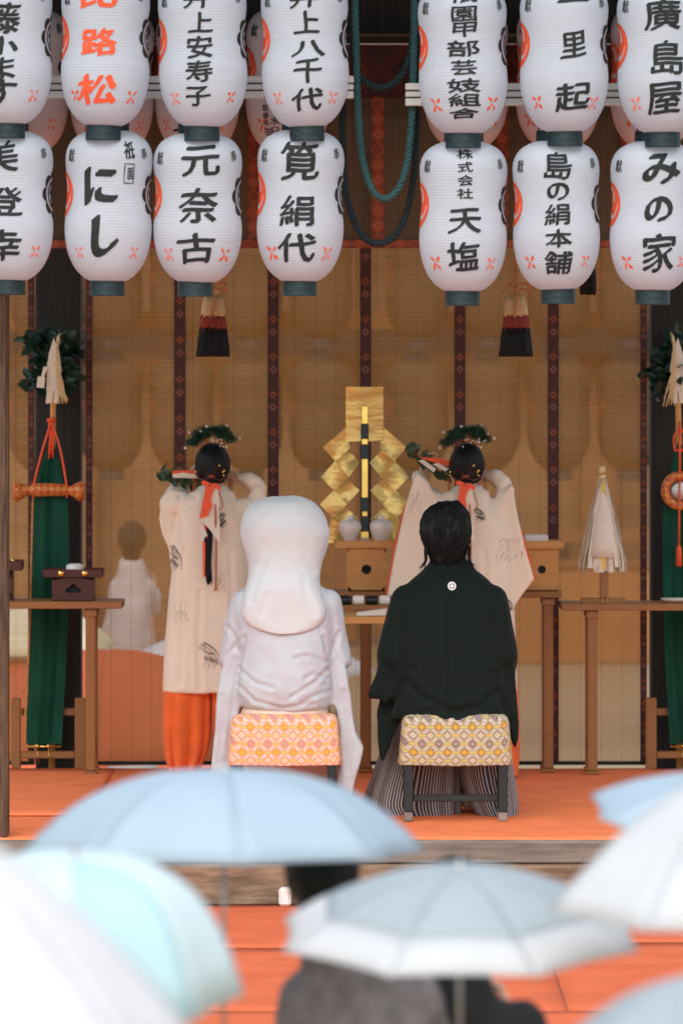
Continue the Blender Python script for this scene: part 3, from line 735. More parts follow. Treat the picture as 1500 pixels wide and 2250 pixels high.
solo('white_box', MB().box(p.x-.058, p.x+.062, 3.86, 3.96, P(0, 1196, 3.87).z-.004, P(0, 1175, 3.87).z, bev=.008), porcelain, 'low white box on the right pale stand', 'box', loc=tuple(p))
def vase(cx, label):
    p = P(cx, 1186, 3.86); z = P(0, 1204, 3.84).z
    pr = [(.034, 0), (.037, .004), (.034, .03), (.038, .05), (.05, .075), (.0575, .1), (.054, .124), (.04, .138), (.02, .145), (.0165, .156), (.02, .162), (.016, .163)]
    solo('sake_vase', MB().lathe((p.x, 3.9, z-.0005), [(r, q) for r, q in catmull([np.array(a) for a in pr], 4)], 32), porcelain, label, 'vase', 'white sake vases', loc=(p.x, 3.9, z))
vase(769, 'white porcelain vase on the altar stand, beside the bride hood'); vase(837, 'white porcelain vase on the altar stand, nearer the groom')
# gold paper wand
Y = 4.02
t = thing('gold_paper_wand', tuple(P(803, 1300, Y)), 'gold zigzag paper wand on a navy pole behind the altar', 'paper wand')
mb = MB()
def pole_seg(y0, y1, w_, mi, dep=.02, yy=0):
    a, b = P(801-w_, y1, Y), P(801+w_, y0, Y); mb.box(a.x, b.x, Y-.06-dep/2-yy, Y-.06+dep/2+yy, a.z, b.z, mi, .003)
pole_seg(931, 1182, 8.5, 0); part('pole', mb, navy_m, t)
mb = MB()
for y0, y1, w_ in ((891, 931, 7), (963, 976, 7), (1007, 1093, 7), (1122, 1134, 6), (1166, 1182, 9)): pole_seg(y0, y1, w_, 0, .024, .003)
part('gold_fitting', mb, brass_m, t)
a = P(801, 1186, Y); part('base', MB().lathe((a.x, Y-.06, P(0, 1204, 3.84).z+.0005), [(.05, 0), (.05, .008), (.03, .022), (.022, .045), (.012, .05)], 24), porcelain, t)
Z6 = lambda x, y: (680+x/2.679, 820+y/2.679)
def gold_quad(mb, poly, yo, mir=False, bend=.012):
    pts = [Z6(650-x if mir else x, y) for x, y in poly]; c = P(sum(p[0] for p in pts)/len(pts), sum(p[1] for p in pts)/len(pts), Y)
    n = len(pts); N = 6; vs = []; fs = []
    for i in range(N+1):                                 # bilinear patch with a soft bow so the leaf catches light unevenly
        for j in range(N+1):
            u, v = i/N, j/N; q = [P(x, y, Y) for x, y in pts]
            p = q[0]*(1-u)*(1-v)+q[1]*u*(1-v)+q[2]*u*v+q[3]*(1-u)*v
            vs.append((p.x, Y+yo+bend*math.sin(u*PI)*(1 if yo > 0 else -.6)+bend*.8*math.sin(v*2.3+pts[0][0])+.004*noise.noise(Vector((p.x*22, p.z*22, yo*50))), p.z))
    for i in range(N):
        for j in range(N): k = i*(N+1)+j; fs.append((k, k+1, k+N+2, k+N+1))
    n0 = len(vs); vs += [(x, y+.0012, z) for x, y, z in vs]; fs += [tuple(n0+i for i in f[::-1]) for f in fs]
    mb.add(vs, fs, 0, True)
mb = MB()
gold_quad(mb, [(213, 80), (433, 80), (433, 190), (213, 190)], -.03); gold_quad(mb, [(213, 186), (433, 180), (433, 398), (213, 402)], -.02)
for mir in (False, True):
    for i, q in enumerate(([(215, 318), (78, 437), (152, 517), (238, 440)], [(222, 452), (298, 525), (222, 622), (140, 522)], [(148, 520), (222, 618), (146, 692), (66, 612)],
              [(215, 622), (294, 690), (215, 777), (140, 690)], [(142, 688), (220, 772), (140, 852), (60, 772)], [(208, 788), (292, 860), (205, 925), (130, 848)], [(128, 850), (200, 905), (190, 990), (95, 1005)])):
        gold_quad(mb, q, (.012 if i % 2 else -.012)+.002*i, mir)
part('gold_paper', mb, gold_m, t)
a = P(783, 1354, 2.8); b = P(842, 1336, 2.8)
mb = MB(); zt = P(0, 1355, 2.75).z
vs = [(a.x, 2.78, zt+.002), (b.x+.01, 2.78, zt+.004), (b.x+.02, 2.98, zt+.005), (a.x+.01, 2.98, zt+.002), (a.x, 2.78, zt+.016), (b.x+.01, 2.78, zt+.036), (b.x+.02, 2.98, zt+.03), (a.x+.01, 2.98, zt+.014)]
mb.add(vs, [(0, 3, 2, 1), (4, 5, 6, 7), (0, 1, 5, 4), (1, 2, 6, 5), (2, 3, 7, 6), (3, 0, 4, 7)])
solo('paper_stack', mb, whitep_m, 'white folded paper on the low table between bride and groom', 'paper', loc=tuple(a))
# purification wand
CORD = M('ochre cord', (.6, .3, .05, 1), .6)
Y = 3.72
t = thing('paper_streamer_wand', tuple(P(1326, 1328, Y)), 'white paper streamer wand standing upright on the right table', 'paper wand')
a = P(1326, 1328, Y); mb = MB(); 
mb.box(P(1276, 0, Y).x, P(1374, 0, Y).x, Y-.03, Y+.03, P(0, 1328, Y).z+.001, P(0, 1314, Y).z); part('base_block', mb, wood_mid, t)
part('socket', MB().box(P(1317, 0, Y).x, P(1336, 0, Y).x, Y-.022, Y+.022, P(0, 1313.5, Y).z, P(0, 1254, Y).z), wood_mid, t)
mb = MB().tube([(a.x-.002, Y, P(0, 1256, Y).z), (a.x-.008, Y, P(0, 1050, Y).z)], .011, 10); mb.box(a.x-.024, a.x+.008, Y-.015, Y+.015, P(0, 1056, Y).z, P(0, 1024, Y).z); part('stick', mb, cream_m, t)
mb = MB()
for q in (-1, 1): mb = MB().tube([(a.x+.004+q*.013, Y-.033, P(0, 1312, Y).z), (a.x+.004+q*.013, Y-.035, P(0, 1326, Y).z), (a.x+.004+q*.013, Y-.1, P(0, 1326, Y).z-.03)], .003, 6); part('cord', mb, CORD, t)
mb = MB(); mb.tube([(a.x-.03, Y-.016, P(0, 1043, Y).z), (a.x+.002, Y-.018, P(0, 1040, Y).z), (a.x+.03, Y-.014, P(0, 1036, Y).z)], .004, 6)
part('top_tie', mb, CORD, t)
mb = MB(); r = random.Random(5); zt = P(0, 1050, Y).z
for i in range(230):
    fr = r.random(); ang = r.uniform(0, 2*PI); L = r.choice((.45, .62, .8, 1.0, 1.0, 1.0))*(P(0, 1050, Y).z-P(0, 1248, Y).z)*r.uniform(.93, 1.05)
    q = max(.03, .128*(r.random()**.45)); pts = []
    for s_ in np.linspace(0, 1, 7):
        rr = .012+q*s_**.85*L/.47; pts.append((a.x-.006+rr*math.cos(ang), Y+.55*rr*math.sin(ang)-.004, zt-L*s_))
    w_ = r.uniform(.006, .012); nx = Vector((-math.sin(ang)*.55, math.cos(ang), 0)) if abs(math.sin(ang)) < .75 else Vector((1, 0, 0))
    nx = nx.normalized(); vs = []; fs = []
    for k, pz in enumerate(pts):
        pv = Vector(pz); pv.x += .003*math.sin(k*2.1+i); vs += [pv-nx*w_, pv+nx*w_]
        if k: fs.append((2*k-2, 2*k-1, 2*k+1, 2*k))
    mb.add(vs, fs)
mb.lathe((a.x-.006, Y, 0), [(.085, zt-.4), (.078, zt-.33), (.05, zt-.18), (.02, zt-.05), (.008, zt)], 24)
part('paper_streamers', mb, whitep_m, t)
mb = MB(); vs = []; fs = []
for k, s_ in enumerate(np.linspace(0, 1, 8)):
    z = zt-s_*.46; yy = Y-.012-.062*s_**.85
    vs += [(a.x-.016+.003*math.sin(k), yy, z), (a.x+.006+.003*math.sin(k), yy, z)]
    if k: fs.append((2*k-2, 2*k-1, 2*k+1, 2*k))
mb.add(vs, fs); part('yellow_strip', mb, translucent(M('pale yellow paper', (.85, .62, .16, 1), .7), .2), t)
p = P(1488, 1322, 3.7); solo('wooden_plate', MB().lathe((p.x, 3.76, P(0, 1327, 3.62).z+.001), [(.04, 0), (.075, .012), (.085, .02), (.08, .018), (.03, .006)], 28), whitep_m, 'shallow pale plate on the right table by the photo edge', 'plate', loc=tuple(p))

# ------------------------------------------------------------------ sakaki standards with green silk banners
def leaf(mb, c, d, up, L, W, mi=0):
    d = d.normalized(); s_ = d.cross(up); s_ = s_.normalized() if s_.length > 1e-3 else Vector((1, 0, 0)); n = s_.cross(d)
    pts = [(0, 0, 0), (.25, .38, .05), (.6, .42, .03), (1, 0, -.1), (.6, -.42, .03), (.25, -.38, .05), (.3, 0, -.06), (.65, 0, -.08)]
    vs = [c+d*(a*L)+s_*(b*W)+n*(e*L) for a, b, e in pts]
    mb.add(vs, [(0, 6, 1), (1, 6, 7, 2), (2, 7, 3), (0, 5, 6), (6, 5, 4, 7), (4, 3, 7)], mi, True)
def standard(mirror, label, base_cx):
    fx = (lambda x: x) if not mirror else (lambda x: 2*base_cx-x)
    Y = 4.12
    PP = lambda x, y, yo=0: P(fx(x), y, Y+yo)
    t = thing('sakaki_standard', tuple(PP(108, 1690)), label, 'ritual standard', 'green banner standards beside the posts')
    def bx(x0, x1, y0, y1, yo0, yo1, m, n):
        a, b = PP(x0, y1), PP(x1, y0); m.box(min(a.x, b.x), max(a.x, b.x), Y+yo0, Y+yo1, a.z, b.z)
        return m
    for x0, x1 in ((26, 46), (165, 189)): part('frame_post', bx(x0, x1, 1533, 1694, -.05, .0, MB(), 0), wood_mid, t)
    m = bx(46.5, 164.5, 1650, 1666, -.045, -.012, MB(), 0); part('crossbar', m, wood_mid, t)
    part('crossbar', bx(46.5, 164.5, 1557, 1573, .004, .03, MB(), 0), wood_mid, t)
    m = MB().tube([PP(114, 1690, .05), PP(113, 1100, .04), PP(115, 980, .02), PP(117, 880, 0), PP(121, 770, 0)], [.017, .017, .016, .014, .008], 10); part('pole', m, wood_pale, t)
    # banner: folded silk tapering to the pole
    n = 26; rows = [(972, 112, 119), (990, 104, 124), (1030, 90, 134), (1070, 80, 142), (1100, 76, 149), (1200, 73, 152), (1330, 70, 150), (1450, 66, 146), (1560, 60, 140), (1634, 58, 136)]
    dense = catmull([np.array(q, float) for q in rows], 6); vs = []; fs = []
    for i, (y, l, r) in enumerate(dense):
        for j in range(n+1):
            u = j/n; p = PP(l+(r-l)*u, y); f_ = min(1, i/14)
            p.y = Y-.035-.012*f_*math.sin(u*7+.8*math.sin(i*.11))-.003*f_*math.sin(u*19+i*.05); vs.append(tuple(p))
    for i in range(len(dense)-1):
        for j in range(n): k = i*(n+1)+j; fs.append((k, k+1, k+n+2, k+n+1))
    part('green_banner', MB().add(vs, fs, 0, True), green_silk, t)
    m = MB(); rr = [(y, l) for y, l, r in dense if y > 1075]
    for dx, w_, mi in ((-2.5, 2.2, 0),): 
        vs, fs = [], []
        for k, (y, l) in enumerate(rr):
            a, b = PP(l-2-4, y, -.04), PP(l-2, y, -.04); vs += [tuple(a), tuple(b)]
            if k: fs.append((2*k-2, 2*k-1, 2*k+1, 2*k))
        m.add(vs, fs)
    part('edge_ribbon', m, M('ochre silk ribbon', (.5, .22, .04, 1), .5), t)
    # brocade bundle and its cords
    if not mirror:
        m = MB(); xs = [(30, 19), (36, 23), (46, 17), (60, 11), (68, 9), (72, 13), (90, 14), (110, 14), (138, 13), (146, 10), (152, 9), (160, 13), (172, 20), (180, 22), (187, 17)]
        m.tube([PP(x, 1080-4*math.sin((x-30)/50), -.085) for x, _ in xs], [r_*S(Y)*1.05 for _, r_ in xs], 18)
        part('brocade_roll', m, roll_m, t)
        m = MB()
        for q in (-1, 1): m.tube(catmull([tuple(PP(113, 925, -.04)), tuple(PP(113+q*20, 990, -.07)), tuple(PP(110+q*36, 1066, -.1)), tuple(PP(110+q*37, 1094, -.09))], 5), .0055, 6)
        for q in (-6, -1, 5): m.tube([PP(113+q, 922, -.03), PP(114+q*.6, 960, -.05), PP(112+q*.8, 996+abs(q)*2, -.045)], .005, 6)
        m.tube([PP(105, 924, -.02), PP(112, 921, -.035), PP(122, 923, -.02)], .009, 8)
    else:
        m = MB(); c = PP(112, 1078, -.085); k = S(Y)
        m.loft([[(c.x+(33+10*math.cos(b))*k*math.cos(a), c.y+9*k*math.sin(b), c.z+(33+10*math.cos(b))*k*1.0*math.sin(a)) for b in [2*PI*q/10 for q in range(10)]] for a in [2*PI*i/36 for i in range(37)]], 0, True, False)
        part('brocade_ring', m, roll_m, t)
        m = MB().tube([(c.x, c.y+.012, c.z), (c.x, c.y+.002, c.z), (c.x, c.y-.004, c.z)], [24*k, 24*k, 16*k], 28); part('mirror_disc', m, metal_m, t)
        m = MB()
        m.tube([PP(113, 925, -.04), PP(113, 1036, -.1)], .006, 6)
        for q in (-1, 1): m.tube(catmull([tuple(PP(113, 940, -.04)), tuple(PP(113+q*13, 960, -.06)), tuple(PP(113+q*10, 990, -.06)), tuple(PP(113, 985, -.07))], 5), .005, 6)
        m.tube([PP(113, 1036, -.1), PP(114, 1118, -.1), PP(115, 1200, -.1)], .005, 6); part('orange_tassel', MB().tube([PP(115, 1198, -.1), PP(115, 1206, -.1), PP(115, 1244, -.1)], [.008, .013, .017], 10), ribbon_m, t)
    part('cord', m, ribbon_m, t)
    # sakaki branches
    m = MB(); r = random.Random(11+mirror); st = MB()
    for i in range(22):
        a = PP(117, 850-i*5.5, .0); q = r.uniform(-1, 1); e = PP(117+q*r.uniform(40, 82), 860-r.uniform(0, 135)+20*abs(q), r.uniform(-.16, .12))
        st.tube([a, (a+e)/2+Vector((0, 0, .03)), e], [.005, .004, .002], 5)
        for k in range(16):
            f_ = r.uniform(.3, 1.05); c = a.lerp(e, f_)+Vector((r.gauss(0, .02), r.gauss(0, .02), r.gauss(0, .018)+.03*math.sin(f_*PI)))
            leaf(m, c, Vector((r.gauss(q*.6, .6), r.gauss(-.2, .6), r.gauss(-.1, .5))), Vector((r.gauss(0, .3), -.6, r.random())), r.uniform(.055, .085), r.uniform(.036, .05))
    part('branches', st, wood_dark, t); part('leaves', m, leaf_m, t)
    # white paper and hemp
    m = MB()
    for pl, yo in (([(122, 742), (134, 770), (140, 815), (130, 830), (108, 802), (112, 775)], -.2), ([(108, 795), (134, 800), (138, 860), (106, 858)], -.19), ([(100, 805), (110, 805), (100, 832), (94, 832)], -.21),
                   ([(88, 826), (104, 828), (102, 852), (85, 850)], -.215), ([(108, 850), (122, 850), (118, 884), (104, 886)], -.18), ([(124, 850), (134, 852), (132, 886), (122, 884)], -.185)):
        m.prism([(PP(x, y, 0).x, PP(x, y, 0).z) for x, y in pl], Y+yo, Y+yo+.003)
    part('paper_streamers', m, whitep_m, t)
    m = MB()
    for i in range(14):
        x1 = 124+r.uniform(0, 26); m.tube(catmull([tuple(PP(128+r.uniform(-1, 1), 740, -.2)), tuple(PP(124+r.uniform(-3, 4), 790, -.225)), tuple(PP(126+r.uniform(-2, 12), 840, -.22)), tuple(PP(x1, 884+r.uniform(-12, 10), -.21))], 4), .0028, 5)
    m.tube([PP(133, 731, -.19), PP(129, 738, -.2), PP(127, 752, -.21)], [.003, .007, .01], 6)
    part('hemp_strands', m, cream_m, t)
    m = MB()
    for x, y in ((82, 1640), (106, 1640)):
        m.ball(PP(x, y, -.07), .012, .012, .012, 12, 8); m.tube([PP(x, y+6, -.07), PP(x+3, y+40, -.07)], .0018, 4)
    m.tube([PP(60, 1641, -.06), PP(134, 1641, -.06)], .006, 8); part('brass_fitting', m, brass_m, t)
    return t
standard(False, 'green silk standard with orange brocade roll beside the left dark post', 0)
standard(True, 'green silk standard with orange brocade ring at the right photo edge', 803)

# ------------------------------------------------------------------ big tassels
def tassel(cx, y0, y1, hw, Y, label, seed):
    r = random.Random(seed); t = thing('hanging_tassel', tuple(P(cx, y0, Y)), label, 'tassel', 'three coloured tassels under the lanterns')
    k = S(Y); ms = [MB(), MB(), MB()]; H = (y1-y0)
    cuts = [0, .36, .56, 1.0]
    for i in range(620):
        a = 2*PI*r.random(); q = .8+.2*r.random(); lob = 1.0; end = 1+r.uniform(-.03, .012)
        def pt(s_):
            w_ = .42+.58*s_**.75
            rr = q*hw*k*w_; dx = .12*hw*k*math.copysign(min(1, abs(math.cos(a))*3), math.cos(a))*max(0, .55-s_)
            wob = .0022*math.sin(s_*17+i)
            return Vector((P(cx, 0, Y).x+rr*math.cos(a)+dx+wob, Y+rr*.8*math.sin(a), P(0, y0+H*s_*end, Y).z))
        for b in range(3):
            jit = .015*r.gauss(0, 1); s0 = cuts[b]+(0 if b == 0 else jit-.01); s1 = cuts[b+1]+(0 if b == 2 else jit)
            ms[b].tube([pt(s0+(s1-s0)*u) for u in (0, .33, .66, 1)], [.0042, .0042, .0042, .0036], 4)
    for b in range(3):
        ms[b].lathe((P(cx, 0, Y).x, Y, 0), [(.8*hw*k*(.42+.58*s_**.75), P(0, y0+H*s_, Y).z) for s_ in np.linspace(cuts[b+1]-(.02 if b == 2 else 0), cuts[b]+.001, 6)], 20)
    for nm, m, mt in zip(('cream_strands', 'red_strands', 'black_strands'), ms, (cream_m, redf_m, blackf_m)): part(nm, m, mt, t)
    m = MB(); Pq = lambda x, y: tuple(P(cx+x, y0+y, Y-.05))
    bow = M('pale orange cord', (.5, .2, .08, 1), .7) if 'pale orange cord' not in bpy.data.materials else bpy.data.materials['pale orange cord']
    m.tube(catmull([Pq(0, -18), Pq(14, -26), Pq(29, -22), Pq(30, -12), Pq(16, -12), Pq(0, -16)], 5), .0045, 6)
    m.tube(catmull([Pq(0, -18), Pq(-12, -24), Pq(-24, -16), Pq(-30, -4)], 5), .0045, 6)
    m.tube([Pq(0, -60), Pq(0, -16), Pq(2, 20), Pq(-4, 50)], .004, 6)
    m.ball(Pq(0, -15), .012, .012, .01, 10, 8); m.tube([P(cx, 470, Y), P(cx, y0+6, Y)], .006, 6)
    part('bow_cord', m, bow, t)
tassel(468, 648, 782, 36, 2.2, 'cream, red and black tassel below the lantern group on the left', 1)
tassel(1133, 648, 782, 36, 2.2, 'cream, red and black tassel below the lantern group on the right', 2)
t = thing('dark_tassel', tuple(P(1292, 560, 2.2)), 'dark tassel end peeking out beside a right lower lantern', 'tassel'); m = MB(); r = random.Random(3)
for i in range(160):
    a = 2*PI*r.random(); q = r.random()**.5*18*S(2.2); c = P(1291, 560, 2.2)
    m.tube([(c.x+q*.6*math.cos(a), 2.2+q*.6*math.sin(a), c.z), (c.x+q*math.cos(a), 2.2+q*math.sin(a), c.z-.1), (c.x+q*math.cos(a), 2.2+q*math.sin(a), P(0, 640+r.uniform(-4, 8), 2.2).z)], .0045, 4)
part('black_strands', m, blackf_m, t); m = MB().tube([P(1291, 400, 2.2), P(1291, 565, 2.2)], .007, 6); part('cord', m, blackf_m, t)

# ------------------------------------------------------------------ benches
def bench(cx, mat, label, y_top=1572, y_bot=1682):
    Y0, Y1 = .87, 1.17; c = P(cx, 1808, Y0); t = thing('ceremonial_stool', (c.x, (Y0+Y1)/2, 0), label, 'stool', 'brocade covered stools')
    L = lambda dx, y: P(cx+dx, y, Y0)
    zt, zb = L(0, y_top).z, L(0, y_bot).z; W = 120*S(Y0); D = (Y1-Y0)/2; yc = (Y0+Y1)/2
    rings = []
    def rr(w_, d_, z, e=9, sag=0, n=56):
        out = []
        for j in range(n):
            a = 2*PI*j/n; cx_, s_ = math.cos(a), math.sin(a); x = w_*math.copysign(abs(cx_)**(2/e), cx_)
            out.append((c.x+x, yc+d_*math.copysign(abs(s_)**(2/e), s_), z+sag*(1-(x/w_)**2)+.0015*math.sin(j*2.2)))
        return out
    for z, w_, d_, sg in ((zb+.006, W+.010, D-.004, -.004), (zb, W+.012, D, -.004), (zb+.004, W+.013, D+.002, -.003), (zb+.04, W+.009, D+.004, 0), (zb+.1, W+.004, D+.003, 0), (zb+.16, W-.001, D+.002, 0),
                      (zt-.04, W-.003, D+.001, 0), (zt-.018, W-.010, D-.006, .001), (zt-.007, W-.02, D-.014, .003), (zt-.001, W-.034, D-.026, .004), (zt+.001, W-.08, D-.07, .005), (zt+.002, W-.16, D-.12, .006)): rings.append(rr(w_, d_, z, 9, sg))
    o = part('brocade_cover', MB().loft(rings), mat, t)
    for sx in (-1, 1):
        for y0 in (Y0+.012, Y1-.06):
            x = c.x+sx*(104*S(Y0)); m = MB().box(x-.0215, x+.0215, y0, y0+.045, .045, zb+.03)
            lg = part('leg', m, black_lac, t); part('leg_tip', MB().box(x-.0205, x+.0205, y0+.001, y0+.044, .0035, .0448), wood_grey, lg)
        part('side_stretcher', MB().box(c.x+sx*(104*S(Y0))-.012, c.x+sx*(104*S(Y0))+.012, Y0+.058, Y1-.061, .13, .155), black_lac, t)
    part('stretcher', MB().box(c.x-104*S(Y0)+.022, c.x+104*S(Y0)-.022, Y0+.02, Y0+.048, L(0, 1763).z, L(0, 1748).z), black_lac, t)
    part('seat_board', MB().box(c.x-W+.02, c.x+W-.02, Y0+.02, Y1-.02, zb+.03, zb+.05), black_lac, t)
bench(1001, broc_gold, 'stool with gold and violet brocade cover under the groom in black')
bench(625, broc_or, 'stool with orange and pink brocade cover under the bride in white')

# ------------------------------------------------------------------ people
def hand(mb, wrist, d, palm, side):
    """palm, four bent fingers of unequal length and a thumb leaving the side of the palm; palm = direction the palm faces"""
    w_, d = Vector(wrist), Vector(d).normalized(); pn = Vector(palm); pn = (pn-d*pn.dot(d)).normalized(); lat = d.cross(pn)*side
    for q in (-.026, -.009, .009, .026): mb.capsule(w_+lat*q*.6+d*.01, w_+lat*q+d*.082, .015, .0125, 10)
    for q, L in ((-.033, .058), (-.0115, .07), (.0105, .074), (.032, .066)):
        b = w_+lat*q+d*.085; m1 = b+d*(L*.5)+pn*.01; m2 = m1+(d*.6+pn*.8)*(L*.33); e = m2+(d*.1+pn)*(L*.27)
        mb.capsule(b, m1, .0085, .008, 8); mb.capsule(m1, m2, .008, .0075, 8); mb.capsule(m2, e, .0075, .006, 8)
    b = w_+lat*.028+d*.028; m1 = b+lat*.03+d*.025+pn*.01; e = m1+d*.03+pn*.018
    mb.capsule(b, m1, .0125, .01, 8); mb.capsule(m1, e, .0095, .0075, 8)
def person(label, base, J, group=None, voxel=.0065):
    mb = MB(); V = lambda k: Vector(J[k]); h = V('head'); s_ = J.get('hs', 1.0)
    mb.ball(h+Vector((0, -.004, .012)), .073*s_, .092*s_, .1*s_, 24, 18)
    mb.ball(h+Vector((0, .03*s_, -.055*s_)), .054*s_, .058*s_, .062*s_, 20, 14)                 # jaw
    mb.capsule(h+Vector((0, .088*s_, .012*s_)), h+Vector((0, .106*s_, -.022*s_)), .008*s_, .0125*s_, 10)  # nose
    mb.capsule(h+Vector((-.02*s_, .084*s_, -.055*s_)), h+Vector((.02*s_, .084*s_, -.055*s_)), .009*s_, .009*s_, 8)  # lips
    for q in (-1, 1):
        mb.ball(h+Vector((q*.077*s_, -.004, -.012*s_)), .011*s_, .02*s_, .03*s_, 12, 10)       # ear
        mb.ball(h+Vector((q*.03*s_, .082*s_, .012*s_)), .014*s_, .01*s_, .008*s_, 10, 8)       # eyelid
    mb.capsule(V('neck'), h+Vector((0, -.012, -.05)), .056, .05, 16)
    mb.capsule(V('neck')+Vector((0, 0, -.03)), V('chest'), .075, .115, 20)
    for q in 'LR':
        mb.capsule(V('chest')+(V('sh'+q)-V('chest'))*.2, V('sh'+q), .085, .052, 16)
        mb.capsule(V('chest')+(V('sh'+q)-V('chest'))*.4, V('hips')+Vector((.05 if q == 'R' else -.05, 0, .05)), .095, .11, 18)
        ar = J.get('ar', 1); mb.capsule(V('sh'+q), V('el'+q), .048*ar, .038*ar, 14); mb.capsule(V('el'+q), V('wr'+q), .038*ar, .026*(ar+1)/2, 14)
        sd_ = 1 if q == 'R' else -1
        hand(mb, V('wr'+q), J.get('hd'+q, (0, 1, -.2)), J.get('pn'+q, (0, 0, -1)), J.get('ts'+q, sd_))
        hp = V('hips')+Vector((sd_*.085, 0, 0)); mb.capsule(hp, V('kn'+q), .088, .056, 16); mb.capsule(V('kn'+q), V('an'+q), .055, .038, 14)
        f_ = V('an'+q); mb.capsule(f_+Vector((0, -.02, -.03)), f_+Vector((0, .15, -.045)), .036, .028, 12)
    v, nn, f = blob(mb, voxel, 3)
    return tag(link('person', from_np(v, f).mesh('person', base), skin_m, None, base), label, 'person', group)
def garment(name, mb, mat, root, voxel=.011, smooth=5, folds=None, cre=None, Y=0, amp=.004, sx=9, sz=3, seed=0, cd=.006, cw=.012, extra=None):
    v, nn, f = blob(mb, voxel, smooth)
    v = wobble(v, nn, amp, sx, sx, sz, seed)
    if cre: v = crease(v, nn, cre, Y, cd, cw)
    m = from_np(v, f)
    if extra: extra(m, BVHTree.FromPolygons([tuple(x) for x in v], f))
    return part(name, m, mat, root)
def strands(mb, paths, r0, r1, jit, n, rnd):
    for i in range(n):
        p = paths(rnd.random(), rnd); k = len(p); mb.tube(p, [r0+(r1-r0)*j/(k-1) for j in range(k)], 4)

def pleats(name, rows, Yc, dep, mat, root, npl, amp, n=120, stripes=None, seed=0, slant=0):
    """pleated trouser skirt: rows (left px, right px, py); pleats deepen toward the hem"""
    vs = []; fs = []; R = catmull([np.array(q, float) for q in rows], 6)
    for i, (l, r, y) in enumerate(R):
        g_ = i/(len(R)-1); a, b = P(l, y, Yc), P(r, y, Yc); cx, rx = (a.x+b.x)/2, (b.x-a.x)/2
        for j in range(n):
            t = 2*PI*j/n; c, s_ = math.cos(t), math.sin(t); q = 1+amp*(.3+.7*g_)*(abs(math.sin(npl*t/2+seed))-.5)+.02*math.sin(3*t+seed+2*g_)
            x = rx*math.copysign(abs(c)**.8, c)
            vs.append((cx+x*(1+(q-1)*.35), Yc+dep*(.75+.25*g_)*math.copysign(abs(s_)**.8, s_)*q, a.z+slant*x*g_+.004*g_*math.sin(npl*t)))
    for i in range(len(R)-1):
        for j in range(n): k = (j+1) % n; fs.append((i*n+j, (i+1)*n+j, (i+1)*n+k, i*n+k))
    o = part(name, MB().add(vs, fs, 0, True), mat, root)
    if stripes:
        me = o.data; uv = me.uv_layers.new(name='UVMap')
        for p in me.polygons:
            js = [me.loops[l].vertex_index % n for l in p.loop_indices]; wrap = max(js)-min(js) > n/2
            for l, j in zip(p.loop_indices, js):
                jj = j+n if wrap and j < n/2 else j; uv.data[l].uv = (jj/n*stripes, 0)
    return o

# ---- groom
base = Vector((P(985, 1800, 1.1).x, 1.1, .003)); gx = base.x
def seat_J(hx, hy, Yh, cx, shw, seat_z, Yk):
    h = P(hx, hy, Yh); X = P(cx, 0, 1.05).x; zs = seat_z
    return {'head': h, 'neck': (h.x, Yh-.02, h.z-.15), 'chest': (X, 1.05, zs+.36), 'hips': (X, 1.06, zs+.1),
            'shL': (X-shw, 1.06, zs+.46), 'shR': (X+shw, 1.06, zs+.46), 'elL': (X-shw-.03, 1.12, zs+.22), 'elR': (X+shw+.03, 1.12, zs+.22),
            'wrL': (X-.09, 1.32, zs+.16), 'wrR': (X+.09, 1.32, zs+.16), 'hdL': (.35, .9, -.25), 'hdR': (-.35, .9, -.25),
            'knL': (X-.11, 1.47, zs+.05), 'knR': (X+.11, 1.47, zs+.05), 'anL': (X-.1, 1.45, .08), 'anR': (X+.1, 1.45, .08)}
J = seat_J(979, 1183, 1.12, 985, .19, .49, 1.5)
groom = person('groom seated with his back to us in a black crested coat and striped trousers', base, J)
mb = MB()
mb.loft([ring(*q) for q in ((946, 1026, 1228, 1.12, .066), (940, 1032, 1240, 1.12, .078), (930, 1044, 1252, 1.11, .09), (902, 1074, 1275, 1.085, .105), (880, 1096, 1300, 1.07, .12), (868, 1104, 1340, 1.055, .13), (866, 1104, 1400, 1.04, .135),
                            (866, 1106, 1470, 1.03, .135), (864, 1112, 1530, 1.03, .14), (860, 1118, 1562, 1.04, .155), (862, 1116, 1579, 1.05, .165))])
mb.capsule(P(893, 1318, 1.06), P(862, 1440, 1.04), .07, .075); mb.capsule(P(862, 1440, 1.04), P(860, 1500, 1.2), .075, .06)
mb.capsule(P(1083, 1318, 1.06), P(1104, 1440, 1.04), .07, .07); mb.capsule(P(1104, 1440, 1.04), P(1104, 1500, 1.2), .07, .06)
sl_ = lambda poly, y0, y1: mb.prism([(P(x, y, (y0+y1)/2).x, P(x, y, (y0+y1)/2).z) for x, y in poly], y0, y1)
sl_([(872, 1322), (848, 1372), (838, 1425), (826, 1482), (808, 1524), (812, 1533), (832, 1534), (850, 1545), (884, 1500), (895, 1400)], .99, 1.12)
sl_([(842, 1490), (829, 1575), (829, 1620), (834, 1668), (842, 1673), (858, 1638), (873, 1600), (886, 1575), (900, 1500)], 1.05, 1.16)
sl_([(1090, 1308), (1110, 1345), (1121, 1400), (1129, 1470), (1135, 1540), (1140, 1590), (1139, 1622), (1131, 1650), (1120, 1625), (1108, 1580), (1090, 1500)], 1.0, 1.13)
